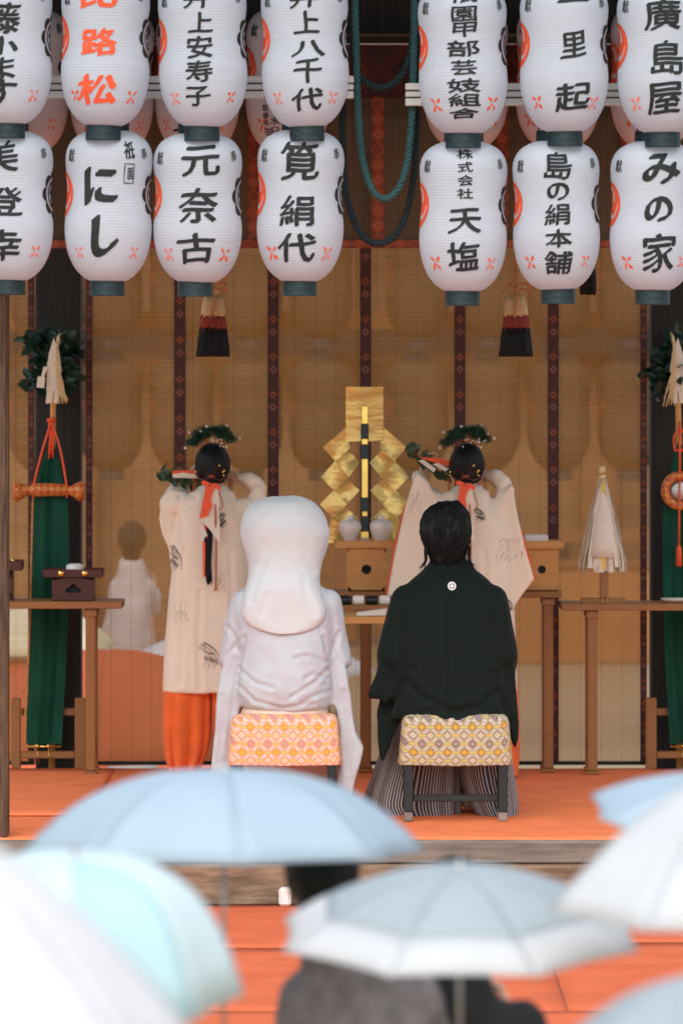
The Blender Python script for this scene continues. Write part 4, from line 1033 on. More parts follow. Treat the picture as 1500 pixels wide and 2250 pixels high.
def crest(m, bvh):
    ph = [(992+9.3*math.cos(2*PI*i/24), 1287+9.3*math.sin(2*PI*i/24)) for i in range(24)]
    def poly(pts, mi, off):
        out = []
        for x, y in pts:
            p = P(x, y, 1.0); h = bvh.ray_cast(Vector((p.x, -2, p.z)), Vector((0, 1, 0))); out.append(Vector((p.x, (h[0].y if h[0] else 1)-off, p.z)))
        m.add(out, [tuple(range(len(out)))], mi)
    poly(ph, 1, .004)
    for k in range(4):
        a = k*PI/2+PI/4; c = (992+4.8*math.cos(a), 1287+4.8*math.sin(a)); q = (math.cos(a+PI/2), math.sin(a+PI/2)); e = (math.cos(a), math.sin(a))
        poly([(c[0]+q[0]*4.2, c[1]+q[1]*4.2), (c[0]+e[0]*1.5, c[1]+e[1]*1.5), (c[0]-q[0]*4.2, c[1]-q[1]*4.2), (c[0]-e[0]*1.5, c[1]-e[1]*1.5)], 2, .005)
cr = [[(905, 1470), (893, 1495), (870, 1540), (850, 1570)], [(895, 1500), (930, 1535), (985, 1555)], [(1085, 1480), (1092, 1520), (1110, 1560)], [(1090, 1520), (1060, 1545), (1000, 1560)],
      [(940, 1560), (1000, 1566), (1070, 1558)], [(990, 1310), (991, 1400), (990, 1500), (991, 1570)]]
garment('haori_coat', mb, [black_cloth, M('white crest', (.8, .78, .76, 1), .7, var=.03), M('crest leaf', (.12, .05, .06, 1), .7)], groom, .0095, 6, cre=cr, Y=.95, cd=.008, cw=.016, amp=.006, sx=5, sz=2.2, seed=3, extra=crest)
pleats('hakama', [(858, 1020, 1560), (838, 1015, 1640), (818, 1012, 1700), (803, 1012, 1745), (801, 1012, 1768), (822, 1012, 1796)], 1.4, .2, stripe_m, groom, 14, .2, stripes=104, seed=.4, slant=-.0)
pleats('hakama', [(990, 1112, 1560), (1000, 1120, 1640), (1008, 1128, 1700), (1020, 1134, 1740), (1034, 1138, 1772), (1050, 1136, 1790)], 1.38, .2, stripe_m, groom, 10, .22, stripes=66, seed=1.1, slant=.06)
hr = [(978, 1000, 1101, 1.14, .012), (962, 1010, 1105, 1.135, .045), (945, 1019, 1114, 1.13, .07), (932, 1028, 1128, 1.125, .09), (925, 1032, 1148, 1.12, .1), (924, 1033, 1170, 1.115, .104), (930, 1030, 1192, 1.11, .098), (940, 1022, 1212, 1.105, .082), (948, 1016, 1230, 1.1, .066), (950, 1014, 1244, 1.1, .056)]
mb = MB(); mb.loft([ring(*q, n=32) for q in hr]); v, nn, f = blob(mb, .008, 4); v = wobble(v, nn, .011, 26, 26, 11, 4)
hm = from_np(v, f); rr_ = random.Random(4)
def hpath(u, r):
    a = PI+PI*(r.random()*1.5-.25); t0 = r.random()*.75; t1 = min(1.0, t0+r.uniform(.2, .45))+r.uniform(-.06, .03); tw = r.gauss(0, .55); out = []
    for s_ in np.linspace(0, 1, 7):
        t = (t0+(t1-t0)*s_)*(len(hr)-1); i = min(int(t), len(hr)-2); fr = t-i; q = [hr[i][k]*(1-fr)+hr[i+1][k]*fr for k in range(5)]
        A, B_ = P(q[0], q[2], q[3]), P(q[1], q[2], q[3]); aa = a+tw*s_
        lift = 1.0+(.02+.05*r.random())*math.sin(s_*PI*.75)+(.07*max(0, s_-.6)*2.5 if t1 > .9 else .0)*r.random()
        out.append(((A.x+B_.x)/2+(B_.x-A.x)/2*lift*math.cos(aa), q[3]+q[4]*lift*math.sin(aa), A.z-(.0 if t < 8 else .006)))
    return out
strands(hm, hpath, .0032, .0004, 0, 620, rr_)
for sg, x0, x1 in ((-1, 936, 920), (1, 1030, 1047)):       # locks flicking out over the collar
    for i in range(26):
        r = rr_; hm.tube(catmull([tuple(P(x0+r.uniform(-4, 4), 1205+r.uniform(-8, 14), 1.06+r.uniform(-.02, .05))), tuple(P(x0+sg*r.uniform(-2, 4), 1232+r.uniform(-4, 4), 1.05+r.uniform(-.02, .05))), tuple(P(x1-sg*r.uniform(-3, 14), 1250+r.uniform(-6, 8), 1.05+r.uniform(-.03, .04)))], 4), [.003-.0028*j/8 for j in range(9)], 4)
part('hair', hm, hair_m, groom)

# ---- bride
base = Vector((P(622, 1800, 1.1).x, 1.1, .003))
J = seat_J(624, 1185, 1.14, 624, .165, .49, 1.5); bride = person('bride seated with her back to us in white robes and a white silk hood', base, J)
mb = MB()
HD = [(596, 648, 1089.5, 1.1, .04), (573, 670, 1095, 1.1, .085), (553, 690, 1106, 1.1, .125), (537, 708, 1127, 1.1, .155), (530, 718, 1150, 1.1, .17), (529, 723, 1172, 1.1, .175), (533, 720, 1194, 1.1, .17), (540, 713, 1217, 1.09, .16),
      (545, 706, 1241, 1.075, .15), (545, 702, 1264, 1.06, .145), (541, 704, 1286, 1.045, .15), (534, 711, 1310, 1.035, .142), (528, 718, 1335, 1.03, .134), (531, 716, 1354, 1.03, .131), (541, 707, 1370, 1.03, .13), (558, 692, 1381, 1.03, .129), (585, 668, 1388, 1.03, .128), (610, 642, 1390, 1.03, .127)]
hd_i = catmull([np.array(q+((2.15,) if i < 9 else (min(4.2, 2.15+.4*(i-8)),)), float) for i, q in enumerate(HD)], 7)
hood = MB().loft([ring(*q[:5], e=q[5], n=110) for q in hd_i])
hood.v = [tuple(x) for x in hood.v]; hme = hood.mesh('hood'); n_ = len(hme.vertices)
hv = np.array(hood.v); hn = np.empty(n_*3); hme.vertices.foreach_get('normal', hn); hn = hn.reshape(-1, 3)
if hn[(hv[:, 1] < .95)][:, 1].mean() > 0: hn = -hn
bpy.data.meshes.remove(hme)
cr = [[(612, 1160), (590, 1215), (566, 1270), (552, 1320)], [(628, 1160), (662, 1215), (690, 1255)], [(690, 1350), (672, 1310), (668, 1275)], [(600, 1142), (622, 1148), (645, 1145)], [(575, 1350), (588, 1310)]]
hv = crease(wobble(hv, hn, .0055, 6, 6, 3.2, 8), hn, cr, .9, .0045, .013); hood.v = [tuple(x) for x in hv]
part('silk_hood', hood, hood_m, bride)
mb = MB()
mb.loft([ring(*q) for q in ((585, 665, 1262, 1.08, .08), (550, 698, 1282, 1.07, .1), (522, 724, 1302, 1.06, .115), (512, 736, 1335, 1.05, .12), (516, 736, 1390, 1.04, .12), (526, 730, 1430, 1.03, .125), (524, 728, 1480, 1.02, .135), (522, 728, 1520, 1.02, .14), (526, 726, 1548, 1.03, .14), (540, 716, 1560, 1.04, .13))])
sl_([(524, 1296), (502, 1360), (492, 1440), (480, 1515), (474, 1600), (464, 1690), (458, 1768), (498, 1770), (512, 1690), (524, 1570), (540, 1480), (556, 1370)], 1.0, 1.12)
sl_([(706, 1292), (734, 1328), (749, 1385), (757, 1450), (766, 1500), (774, 1570), (782, 1610), (800, 1642), (794, 1670), (781, 1712), (768, 1766), (740, 1768), (742, 1600), (728, 1500), (700, 1400)], 1.0, 1.12)
mb.capsule(P(532, 1325, 1.06), P(508, 1450, 1.06), .06, .06); mb.capsule(P(722, 1325, 1.06), P(748, 1450, 1.06), .06, .055)
mb.capsule(P(508, 1450, 1.06), P(560, 1500, 1.3), .06, .05); mb.capsule(P(748, 1450, 1.06), P(690, 1500, 1.3), .055, .05)
cr = [[(545, 1375), (530, 1430), (518, 1500), (505, 1600), (500, 1680)], [(700, 1375), (712, 1410), (722, 1450), (735, 1500), (742, 1600), (744, 1740)], [(535, 1400), (500, 1440), (488, 1470)], [(712, 1400), (740, 1450), (765, 1470)],
      [(525, 1470), (560, 1500), (600, 1510)], [(720, 1470), (690, 1500), (640, 1530)], [(522, 1505), (560, 1540), (620, 1555), (690, 1545)], [(715, 1455), (680, 1440), (650, 1445)], [(500, 1380), (515, 1400), (520, 1430)], [(745, 1390), (735, 1420), (728, 1440)],
      [(755, 1520), (765, 1580), (770, 1640), (765, 1700)], [(490, 1530), (486, 1600), (478, 1680)], [(718, 1490), (690, 1480), (670, 1490)], [(724, 1520), (700, 1525), (660, 1545)]]
garment('white_kimono', mb, satin_m, bride, .0095, 5, cre=cr, Y=.95, cd=.0055, cw=.009, amp=.006, sx=7, sz=5, seed=12)
mb = MB(); mb.loft([ring(*q) for q in ((532, 722, 1546, 1.08, .16), (526, 724, 1568, 1.08, .175), (524, 726, 1576, 1.08, .178))])
garment('under_robe', mb, under_m, bride, .01, 3, amp=.003, seed=2)
pleats('robe_skirt', [(535, 725, 1545), (520, 738, 1640), (510, 745, 1720), (500, 752, 1796)], 1.45, .17, under_m, bride, 8, .1, seed=2)

# ---- shrine maidens
def crane(flip=1, s_=1.0, rot=0.0):
    """crane with swept wing: spine, two rows of feather dashes, drop-shaped tail feathers, thin neck and legs"""
    st = []; c, d = math.cos(rot), math.sin(rot)
    def A(pts, w_): st.append(([((x*c-y*d)*flip*s_, (x*d+y*c)*s_) for x, y in pts], w_))
    sp = catmull([(-20, -22), (-9, -17), (4, -7), (13, 6), (18, 22)], 4); A(sp, [.4+.9*math.sin(PI*min(1, i/12)) for i in range(len(sp))])
    for i in range(1, len(sp)-1, 1):
        x, y = sp[i]; u = i/len(sp)
        A([(x-3, y+2), (x-7-3*u, y+6)], [.75, .3]); A([(x-8-3*u, y+8), (x-12-5*u, y+12)], [.6, .25])
    for k in range(6): A([(-14+k*4.2, 4+k*1.5), (-15+k*4.4, 10+k*1.5), (-14+k*4.6, 15+k*1.2)], [.5, 1.3, .5])
    A([(-6, 0), (2, 2)], [1.4, 1.2]); A([(-6, 1), (-15, -4), (-17, -14), (-13, -22)], [1.0, .6, .5, .6]); A([(-10, 16), (-18, 26)], [.4, .3]); A([(-4, 18), (-9, 30)], [.4, .3])
    return st
def sprig(seed, s_=1.0):
    r = random.Random(seed); st = [([(-10*s_, 16*s_), (0, 2*s_), (8*s_, -10*s_), (12*s_, -24*s_)], [.3, .5, .4, .2])]
    for i in range(26):
        x, y = r.uniform(-14, 14)*s_, r.uniform(-22, 16)*s_; a = r.uniform(-.6, .6)-1.2; L = r.uniform(5, 11)*s_; st.append(([(x, y), (x+L*math.cos(a), y+L*math.sin(a))], [.3, .18]))
    return st
def pine_crown(cx, cy, Y, root, seed):
    r = random.Random(seed); m = MB(); bd = MB(); st = MB()
    cl = [(-42, 6), (-32, -3), (-26, -14), (-16, -12), (-12, -22), (10, -22), (20, -12), (32, -10), (40, -2), (26, -22)]
    for x, y in cl:
        c = P(cx+x, cy+y, Y+r.uniform(-.06, .02)); st.tube([P(cx+x*.4, cy+30, Y), (P(cx+x*.7, cy+12, Y)), c], .0022, 5)
        for i in range(420):
            d = Vector((r.gauss(0, 1), r.gauss(0, .8), abs(r.gauss(0, 1))*.8-.1)).normalized(); b = c+Vector((r.gauss(0, .015), r.gauss(0, .012), r.gauss(0, .009))); L = r.uniform(.016, .032)
            s2 = d.cross(Vector((r.random(), r.random(), r.random()))).normalized()*.0017; m.add([b-s2, b+s2, b+d*L], [(0, 1, 2)])
    for x, y in ((-57, 16), (-48, -18), (-23, -20), (-10, -31), (10, -30), (34, -32), (41, -25), (48, -15), (62, -5)): part('white_bead', MB().ball(P(cx+x, cy+y, Y-.03), .0075, .0075, .0075, 10, 8), porcelain, root)
    for i in range(16): part('white_bud', MB().ball(P(cx+r.uniform(-8, 44), cy+r.uniform(-4, 16), Y-.05), .0042, .0042, .0042, 8, 6), porcelain, root)
    part('pine_needles', m, pine_m, root); part('ornament_stems', st, redf_m, root)
def maiden(hx, label, rings, build, leftJ, rightJ, hk, decals, dx, lining=None):
    Y = 3.5; base = Vector((P(hx, 1700, Y).x, Y, .004)); X = base.x
    h = P(hx, 1032, 3.56)
    J = {'head': h, 'neck': (h.x, 3.53, h.z-.14), 'chest': (X, 3.5, h.z-.36), 'hips': (X, 3.5, .82), 'knL': (X-.09, 3.5, .45), 'knR': (X+.09, 3.5, .45), 'anL': (X-.09, 3.48, .08), 'anR': (X+.09, 3.48, .08), 'hs': .97, 'ar': .62}
    J.update(leftJ); J.update(rightJ); root = person(label, base, J, 'shrine maidens')
    mb = MB(); mb.loft([ring(l, r, y, Yc, d) for l, r, y, Yc, d in rings]); build(mb)
    def ex(m, bvh):
        for (st, x, y, mi) in decals: decal_on(m, bvh, st, x, y, Y, mi)
    garment('ceremonial_robe', mb, [robe_m, M('dark olive crane print', (.06, .05, .03, 1), .8), M('pale grey sprig print', (.36, .3, .25, 1), .8)], root, .0095, 5, amp=.005, sx=9, sz=1.6, seed=hx*.01, extra=ex,
            cre=[[(x+dx, y) for x, y in q] for q in ([(395, 1095), (385, 1140), (392, 1200)], [(430, 1095), (418, 1110), (400, 1120)], [(520, 1092), (512, 1108), (520, 1130)], [(405, 1210), (400, 1350), (398, 1500)], [(440, 1300), (436, 1400), (440, 1515)], [(545, 1075), (560, 1062), (574, 1066)], [(505, 1210), (512, 1350), (508, 1500)])], Y=3.4, cd=.006, cw=.012)
    for q in hk: pleats('vermilion_trousers', q[0], 3.5, .13, orange_m, root, q[1], .45, seed=q[2])
    # hair, ponytail, ornaments
    mb = MB(); c = P(hx, 1021, 3.54)
    mb.ball(c, 39.5*S(3.5), .102, 49*S(3.5), 28, 20); mb.capsule(P(hx, 1040, 3.49), P(hx-1, 1066, 3.44), .055, .025)
    v, nn, f = blob(mb, .008, 4); v = wobble(v, nn, .0025, 60, 60, 8, 2); part('hair', from_np(v, f), hair_m, root)
    q = lambda x, y, yy=3.34: P(hx-467+x, y, yy)
    m = MB(); r = random.Random(hx)
    for i in range(60):
        o = r.uniform(-8, 8); m.tube(catmull([tuple(q(463+o*.3, 1062, 3.41)), tuple(q(460+o*.6, 1120, 3.36+r.uniform(0, .01))), tuple(q(457+o, 1190, 3.33+r.uniform(0, .012))), tuple(q(455+o*.9, 1240, 3.325+r.uniform(0, .012))), tuple(q(460+o*.5+r.uniform(-3, 3), 1284+r.uniform(-14, 4), 3.32))], 4), [.0045]*14+[.004, .003, .001], 5)
    part('ponytail', m, hair_m, root)
    m = MB(); pl = lambda pts, y0: m.prism([(q(x, y, y0).x, q(x, y, y0).z) for x, y in pts], y0, y0+.003)
    pl([(462, 1064), (479, 1068), (484, 1192), (476, 1186), (462, 1165), (438, 1140), (446, 1126), (462, 1090)], 3.305); pl([(440, 1146), (447, 1158), (456, 1176), (440, 1189)], 3.306)
    part('paper_wrap', m, whitep_m, root)
    m = MB(); pl([(452, 1066), (474, 1066), (466, 1085), (463, 1098), (466, 1112), (460, 1124), (456, 1134), (438, 1140), (445, 1105)], 3.296)
    part('ribbon_tail', m, ribbon_m, root); m = MB()
    for pts in ([(463, 1062), (450, 1056), (441, 1058), (444, 1066), (456, 1068)], [(463, 1062), (475, 1062), (485, 1070), (484, 1078), (472, 1072)]): pl(pts, 3.29)
    part('ribbon_bow', m, ribbon_m, root); part('ribbon_knot', MB().ball(q(464, 1047, 3.43), .02, .014, .01, 14, 10), redf_m, root); m = MB(); pl([(447, 1146), (452, 1158), (456, 1184), (450, 1176)], 3.309); part('red_lining', m, ribbon_m, root); m = MB(); pl([(445, 1188), (451, 1192), (450, 1268), (446, 1270)], 3.318)
    part('red_lining', m, ribbon_m, root)
    m = MB(); m.tube(catmull([tuple(q(475, 1062, 3.37)), tuple(q(473, 1120, 3.3)), tuple(q(475, 1200, 3.325)), tuple(q(474, 1290, 3.325))], 6), .0045, 6); m.tube([q(474, 1286, 3.322), q(474, 1298, 3.32)], [.004, .008], 8)
    for sg in (-1, 1): m.tube(catmull([tuple(q(467+sg*8, 1068, 3.36)), tuple(q(467+sg*19, 1095, 3.33)), tuple(q(467+sg*22, 1112, 3.33)), tuple(q(467+sg*14, 1120, 3.33)), tuple(q(468+sg*5, 1112, 3.33))], 5), .0028, 5)
    for sg in (-1, 1):
        for k in range(3): m.tube([q(467+sg*(36+3*k), 1050, 3.5), q(467+sg*(37+3*k), 1088, 3.47)], .0022, 4)
    part('silk_cord', m, M('dull orange cord', (.5, .13, .04, 1), .6), root)
    m = MB(); st = MB()
    for x, y in ((430, 1037), (430, 1044), (481, 1023), (489, 1037), (491, 1045), (486, 1052), (492, 1034)):
        a = q(x, y, 3.43+.0008*abs(x-467)**1.1); m.ball(a, .0055, .003, .0068, 10, 8); st.tube(catmull([tuple(q(464, 1046, 3.428)), tuple(q((464+x)/2, min(y, 1046)-4, 3.425)), tuple(a)], 4), .0018, 5)
    for sg in (-1, 1): st.tube(catmull([tuple(q(465, 1050, 3.42)), tuple(q(465+sg*20, 1054, 3.43)), tuple(q(465+sg*36, 1040, 3.48))], 5), .006, 6)
    part('gilt_leaf_pin', m, brass_m, root); part('pin_wires', st, wood_red, root)
    pine_crown(hx-3, 968, 3.53, root, hx)
    if lining:
        for pg, y0 in lining:
            m = MB(); m.prism([(P(x, y, y0).x, P(x, y, y0).z) for x, y in pg], y0, y0+.012); part('red_lining', m, ribbon_m, root)
    return root
def bl(mb):
    s = lambda poly, y0, y1: mb.prism([(P(x, y, (y0+y1)/2).x, P(x, y, (y0+y1)/2).z) for x, y in poly], y0, y1)
    mb.capsule(P(412, 1112, 3.5), P(380, 1108, 3.56), .06, .07); mb.capsule(P(380, 1108, 3.56), P(398, 1066, 3.7), .068, .045)
    s([(376, 1072), (358, 1098), (350, 1138), (357, 1172), (371, 1202), (385, 1300), (420, 1200), (420, 1085)], 3.5, 3.62)
    mb.capsule(P(512, 1122, 3.5), P(560, 1112, 3.52), .052, .05); mb.capsule(P(562, 1110, 3.52), P(569, 1076, 3.54), .05, .04); mb.capsule(P(569, 1072, 3.54), P(549, 1053, 3.56), .038, .036); mb.capsule(P(549, 1053, 3.56), P(527, 1048, 3.58), .036, .022)
    s([(552, 1115), (584, 1088), (590, 1140), (578, 1290), (545, 1300)], 3.5, 3.6)
Lk = [(440, 496, 1066, 3.52, .06), (422, 514, 1080, 3.51, .08), (404, 524, 1100, 3.5, .1), (392, 534, 1128, 3.5, .115), (384, 538, 1180, 3.5, .125), (378, 542, 1250, 3.5, .13), (370, 546, 1330, 3.5, .135), (362, 552, 1420, 3.5, .14), (357, 554, 1521, 3.5, .145)]
maiden(467, 'shrine maiden on the left with raised arms, pale robe over vermilion trousers', Lk, bl,
       {'shL': P(418, 1108, 3.5), 'elL': P(380, 1104, 3.58), 'wrL': P(408, 1062, 3.74), 'hdL': (.3, .5, .5), 'pnL': (1, 0, 0)}, {'shR': P(512, 1122, 3.5), 'elR': P(568, 1086, 3.54), 'wrR': P(524, 1049, 3.59), 'hdR': (-.9, .35, .05), 'pnR': (0, 1, 0)},
       [([(360, 462, 1500), (358, 464, 1560), (360, 460, 1630), (366, 448, 1670), (376, 430, 1702)], 9, .2), ([(462, 552, 1500), (466, 556, 1560), (470, 558, 1640), (478, 548, 1705)], 7, 1.3)],
       [(crane(1, 1.0, .35), 390, 1224, 1), (crane(1, 1.1), 468, 1432, 1), (crane(-1, .6, .5), 485, 1142, 1), (sprig(1, 1.2), 398, 1352, 2), (sprig(2, 1.2), 480, 1280, 2)], 0)
def br_(mb):
    s = lambda poly, y0, y1: mb.prism([(P(x, y, (y0+y1)/2).x, P(x, y, (y0+y1)/2).z) for x, y in poly], y0, y1)
    mb.capsule(P(978, 1112, 3.5), P(938, 1090, 3.58), .058, .055); mb.capsule(P(938, 1090, 3.58), P(918, 1048, 3.68), .05, .035)
    s([(914, 1036), (936, 1054), (958, 1090), (985, 1105), (965, 1300), (900, 1312), (850, 1310), (868, 1210), (890, 1115)], 3.48, 3.58)
    mb.capsule(P(1068, 1124, 3.5), P(1102, 1112, 3.52), .052, .05); mb.capsule(P(1104, 1108, 3.52), P(1110, 1070, 3.54), .046, .036); mb.capsule(P(1109, 1064, 3.54), P(1090, 1046, 3.56), .036, .035); mb.capsule(P(1090, 1046, 3.56), P(1066, 1046, 3.6), .034, .021)
    s([(1098, 1112), (1124, 1058), (1132, 1115), (1149, 1190), (1171, 1272), (1130, 1332), (1116, 1290), (1104, 1180)], 3.48, 3.58)
Rk = [(1000, 1058, 1066, 3.52, .06), (982, 1074, 1080, 3.51, .08), (964, 1080, 1100, 3.5, .1), (955, 1100, 1128, 3.5, .115), (950, 1120, 1180, 3.5, .125), (945, 1128, 1260, 3.5, .13), (940, 1130, 1330, 3.5, .135), (930, 1134, 1420, 3.5, .14), (925, 1138, 1521, 3.5, .145)]
maiden(1026, 'shrine maiden on the right behind the groom, long sleeves hanging from raised arms', Rk, br_,
       {'shL': P(982, 1108, 3.5), 'elL': P(940, 1086, 3.58), 'wrL': P(922, 1044, 3.72), 'hdL': (.3, .4, .6), 'pnL': (1, 0, 0)}, {'shR': P(1068, 1124, 3.5), 'elR': P(1110, 1078, 3.54), 'wrR': P(1068, 1046, 3.6), 'hdR': (-.9, .35, .05), 'pnR': (0, 1, 0)},
       [([(928, 1030, 1500), (930, 1032, 1600), (940, 1020, 1705)], 7, .2), ([(1032, 1136, 1500), (1034, 1138, 1580), (1040, 1139, 1650), (1050, 1134, 1702)], 7, 1.3)],
       [(sprig(3, 1.25), 1103, 1215, 2), (crane(1, .7), 1115, 1325, 1), (sprig(4, 1.2), 905, 1110, 2), (crane(1, .6), 1055, 1128, 1), (sprig(5, 1.2), 1138, 1210, 2)], 559,
       lining=[([(904, 1078), (886, 1118), (863, 1210), (846, 1310), (853, 1315), (875, 1215), (900, 1118)], 3.575), ([(1136, 1135), (1153, 1190), (1176, 1272), (1160, 1290), (1140, 1200)], 3.575)])
def branch(pts, white, red, Y, label, seed):
    r = random.Random(seed); m = MB(); st = MB(); pp = catmull([tuple(P(x, y, Y-.02)) for x, y in pts], 6)
    t = thing('sakaki_branch', tuple(pp[0]), label, 'branch', 'branches held by the shrine maidens'); st.tube(pp, .004, 6); part('twig', st, wood_brown, t)
    for i in range(46):
        k = r.randrange(len(pp)-1); d = Vector(pp[k+1])-Vector(pp[k]); s_ = r.choice((-1, 1))
        leaf(m, Vector(pp[k]), d.normalized()*.5+Vector((0, 0, s_*r.uniform(.2, 1)))+Vector((0, r.gauss(-.1, .5), 0)), Vector((r.gauss(0, .4), -1, .3)), r.uniform(.045, .075), r.uniform(.025, .036))
    part('leaves', m, leaf2_m, t)
    m = MB(); yy = Y-.07
    for i, pg in enumerate(white): m.prism([(P(x, y, yy).x, P(x, y, yy).z) for x, y in pg], yy-.003*i, yy+.002-.003*i)
    part('white_paper', m, whitep_m, t); m = MB(); m.prism([(P(x, y, yy+.01).x, P(x, y, yy+.01).z) for x, y in red], yy+.008, yy+.012); part('red_cloth', m, ribbon_m, t)
branch([(345, 1036), (370, 1046), (395, 1058), (420, 1066), (440, 1072)], [[(378, 1042), (402, 1038), (408, 1050), (380, 1050)], [(402, 1038), (430, 1042), (434, 1052), (408, 1050)]], [(378, 1034), (428, 1033), (432, 1040), (378, 1041)], 3.62, 'leafy branch with white paper held by the left shrine maiden', 1)
branch([(888, 990), (915, 1000), (940, 1020), (965, 1035), (985, 1045)], [[(918, 1012), (930, 1010), (958, 1030), (953, 1038)], [(950, 1020), (962, 1017), (986, 1030), (978, 1036)]], [(918, 1004), (960, 1006), (988, 1012), (986, 1026), (940, 1012)], 3.62, 'leafy branch with white paper held by the right shrine maiden', 2)

# ------------------------------------------------------------------ spectators and umbrellas in front
def spectator(px, py_head, Y, coat, label, bx=0, long=False, sh=.17, hairlen=.16, group='spectators in front'):
    h = P(px, py_head, Y); z0 = -.75; X = h.x+bx
    J = {'head': h, 'neck': (X-bx*.6, Y-.02, h.z-.15), 'chest': (X, Y, h.z-.4), 'hips': (X, Y, z0+.86), 'knL': (X-.09, Y+.01, z0+.46), 'knR': (X+.09, Y+.01, z0+.46), 'anL': (X-.09, Y-.02, z0+.08), 'anR': (X+.09, Y-.02, z0+.08),
         'shL': (X-sh, Y, h.z-.32), 'shR': (X+sh, Y, h.z-.32), 'elL': (X-sh-.03, Y+.06, h.z-.5), 'elR': (X+sh+.04, Y+.1, h.z-.46), 'wrL': (X-.2, Y+.12, h.z-.7), 'wrR': (X+.14, Y+.28, h.z-.36), 'hdL': (0, .2, -1), 'hdR': (0, .3, 1), 'pnL': (1, 0, 0), 'pnR': (-1, 0, 0)}
    root = person(label, Vector((X, Y, z0)), J, group, .008)
    mb = MB(); rg = lambda rx, z, d: [(X+rx*math.copysign(abs(math.cos(2*PI*j/36))**.87, math.cos(2*PI*j/36)), Y+d*math.sin(2*PI*j/36), z) for j in range(36)]
    mb.loft([rg(*q) for q in ((.17, z0+.04, .14) if long else (.27, z0+.45, .19), (min(.25, sh+.08), z0+.8, .15), (sh+.055, h.z-.5, .155), (sh+.055, h.z-.41, .15), (sh+.0, h.z-.31, .12), (.1, h.z-.2, .09), (.075, h.z-.15, .08))][::-1])
    for q in 'LR': mb.capsule(Vector(J['chest'])+(Vector(J['sh'+q])-Vector(J['chest']))*.1+Vector((0, 0, .03)), Vector(J['sh'+q])+Vector((0, 0, .012)), .11, .075); mb.capsule(Vector(J['chest']), Vector(J['neck'])+Vector((0, 0, -.03)), .145, .095)
    for q in 'LR': mb.capsule(J['sh'+q], J['el'+q], .078, .066); mb.capsule(J['el'+q], J['wr'+q], .064, .05)
    garment('coat', mb, coat, root, .014, 4, amp=.01, sx=6, sz=3, seed=px*.01)
    mb = MB(); mb.ball(h+Vector((0, -.012, .025)), .098, .108, .112, 24, 16); mb.capsule(h+Vector((0, -.055, 0)), h+Vector((0, -.05, -hairlen*.55)), .075, .06)
    v, nn, f = blob(mb, .009, 4); v = wobble(v, nn, .005, 30, 30, 10, 5); part('hair', from_np(v, f), hair_m, root)
    mb = MB(); 
    for q in 'LR': mb.capsule(Vector((X+(.085 if q == 'R' else -.085), Y, z0+.5)), Vector(J['an'+q]), .075, .055)
    garment('trousers', mb, black_cloth, root, .014, 3)
    return root
spectator(708, 1930, -10.6, M('grey brown coat', (.17, .15, .145, 1), .9, var=.3), 'dark haired spectator in a grey brown coat under the pale blue umbrella', bx=.1, sh=.14)
spectator(1000, 1995, -10.3, M('black coat', (.009, .009, .01, 1), .8), 'spectator in a black coat behind the grey white umbrella')
def umbrella(apex_px, Y, R, h, tilt, tdir, panels, label, shaft=.85, rot=0.0, ribs=8, border=None, group='umbrellas of the spectators', curve=2.0, handle=True, cat='umbrella'):
    """apex at photo px; canopy of flat panels between ribs; tilt (rad) toward direction tdir (0 = right, -pi/2 = toward camera)"""
    ap = P(apex_px[0], apex_px[1], Y); ax = Vector((math.sin(tilt)*math.cos(tdir), math.sin(tilt)*math.sin(tdir), math.cos(tilt)))
    rotm = Vector((0, 0, 1)).rotation_difference(ax).to_matrix(); foot = ap-ax*shaft
    t = thing('umbrella', foot, label, cat, group); T = lambda p: ap+rotm@Vector(p)
    nr = 12; npn = 8; m = MB(); da = 2*PI/ribs
    for k in range(ribs):
        vs = []; fs = []
        for i in range(nr+1):
            s_ = .02+.98*i/nr
            for j in range(npn+1):
                u = j/npn; a = rot+da*(k+u); chord = math.cos(da/2)/math.cos(da*(u-.5)); sag = 1-.05*math.sin(PI*u)*s_**3
                rr = R*s_*(chord*.75+.25)*sag; z = -h*s_**curve+.008*R*math.sin(PI*u)*math.sin(PI*s_)
                vs.append(T((rr*math.cos(a), rr*math.sin(a), z)))
        o = len(vs)
        for i in range(nr):
            for j in range(npn): q = i*(npn+1)+j; fs.append((q, q+npn+1, q+npn+2, q+1))
        lim = nr if border is None else int(nr*border)
        m.add(vs, [f for n_, f in enumerate(fs) if n_//npn < lim], panels[k % len(panels)], True)
        if lim < nr: m.add(vs, [f for n_, f in enumerate(fs) if n_//npn >= lim], 1, True)
    o = part('canopy', m, UMATS, t); md = o.modifiers.new('thickness', 'SOLIDIFY'); md.thickness = .0012
    for k in range(ribs):
        a = rot+da*k; part('rib', MB().tube([T((R*s_*math.cos(a), R*s_*math.sin(a), -h*s_**curve-.006)) for s_ in np.linspace(.02, 1.0, 9)], .0018, 5), rail_m, t)
    part('shaft', MB().tube([T((0, 0, .03)), T((0, 0, -shaft+.1))], .005, 8), metal_m, t)
    part('handle', MB().tube([T((0, 0, -shaft+.12)), T((0, 0, -shaft))], [.012, .013], 10), black_lac, t)
    part('ferrule', MB().tube([T((0, 0, -.004)), T((0, 0, .005)), T((0, 0, .016))], [.012, .008, .003], 10), rail_m, t)
    return t
def cloth(name, c, tr=.35): return translucent(M(name, c, .85, var=.04, nscale=6, spec=.1), tr)
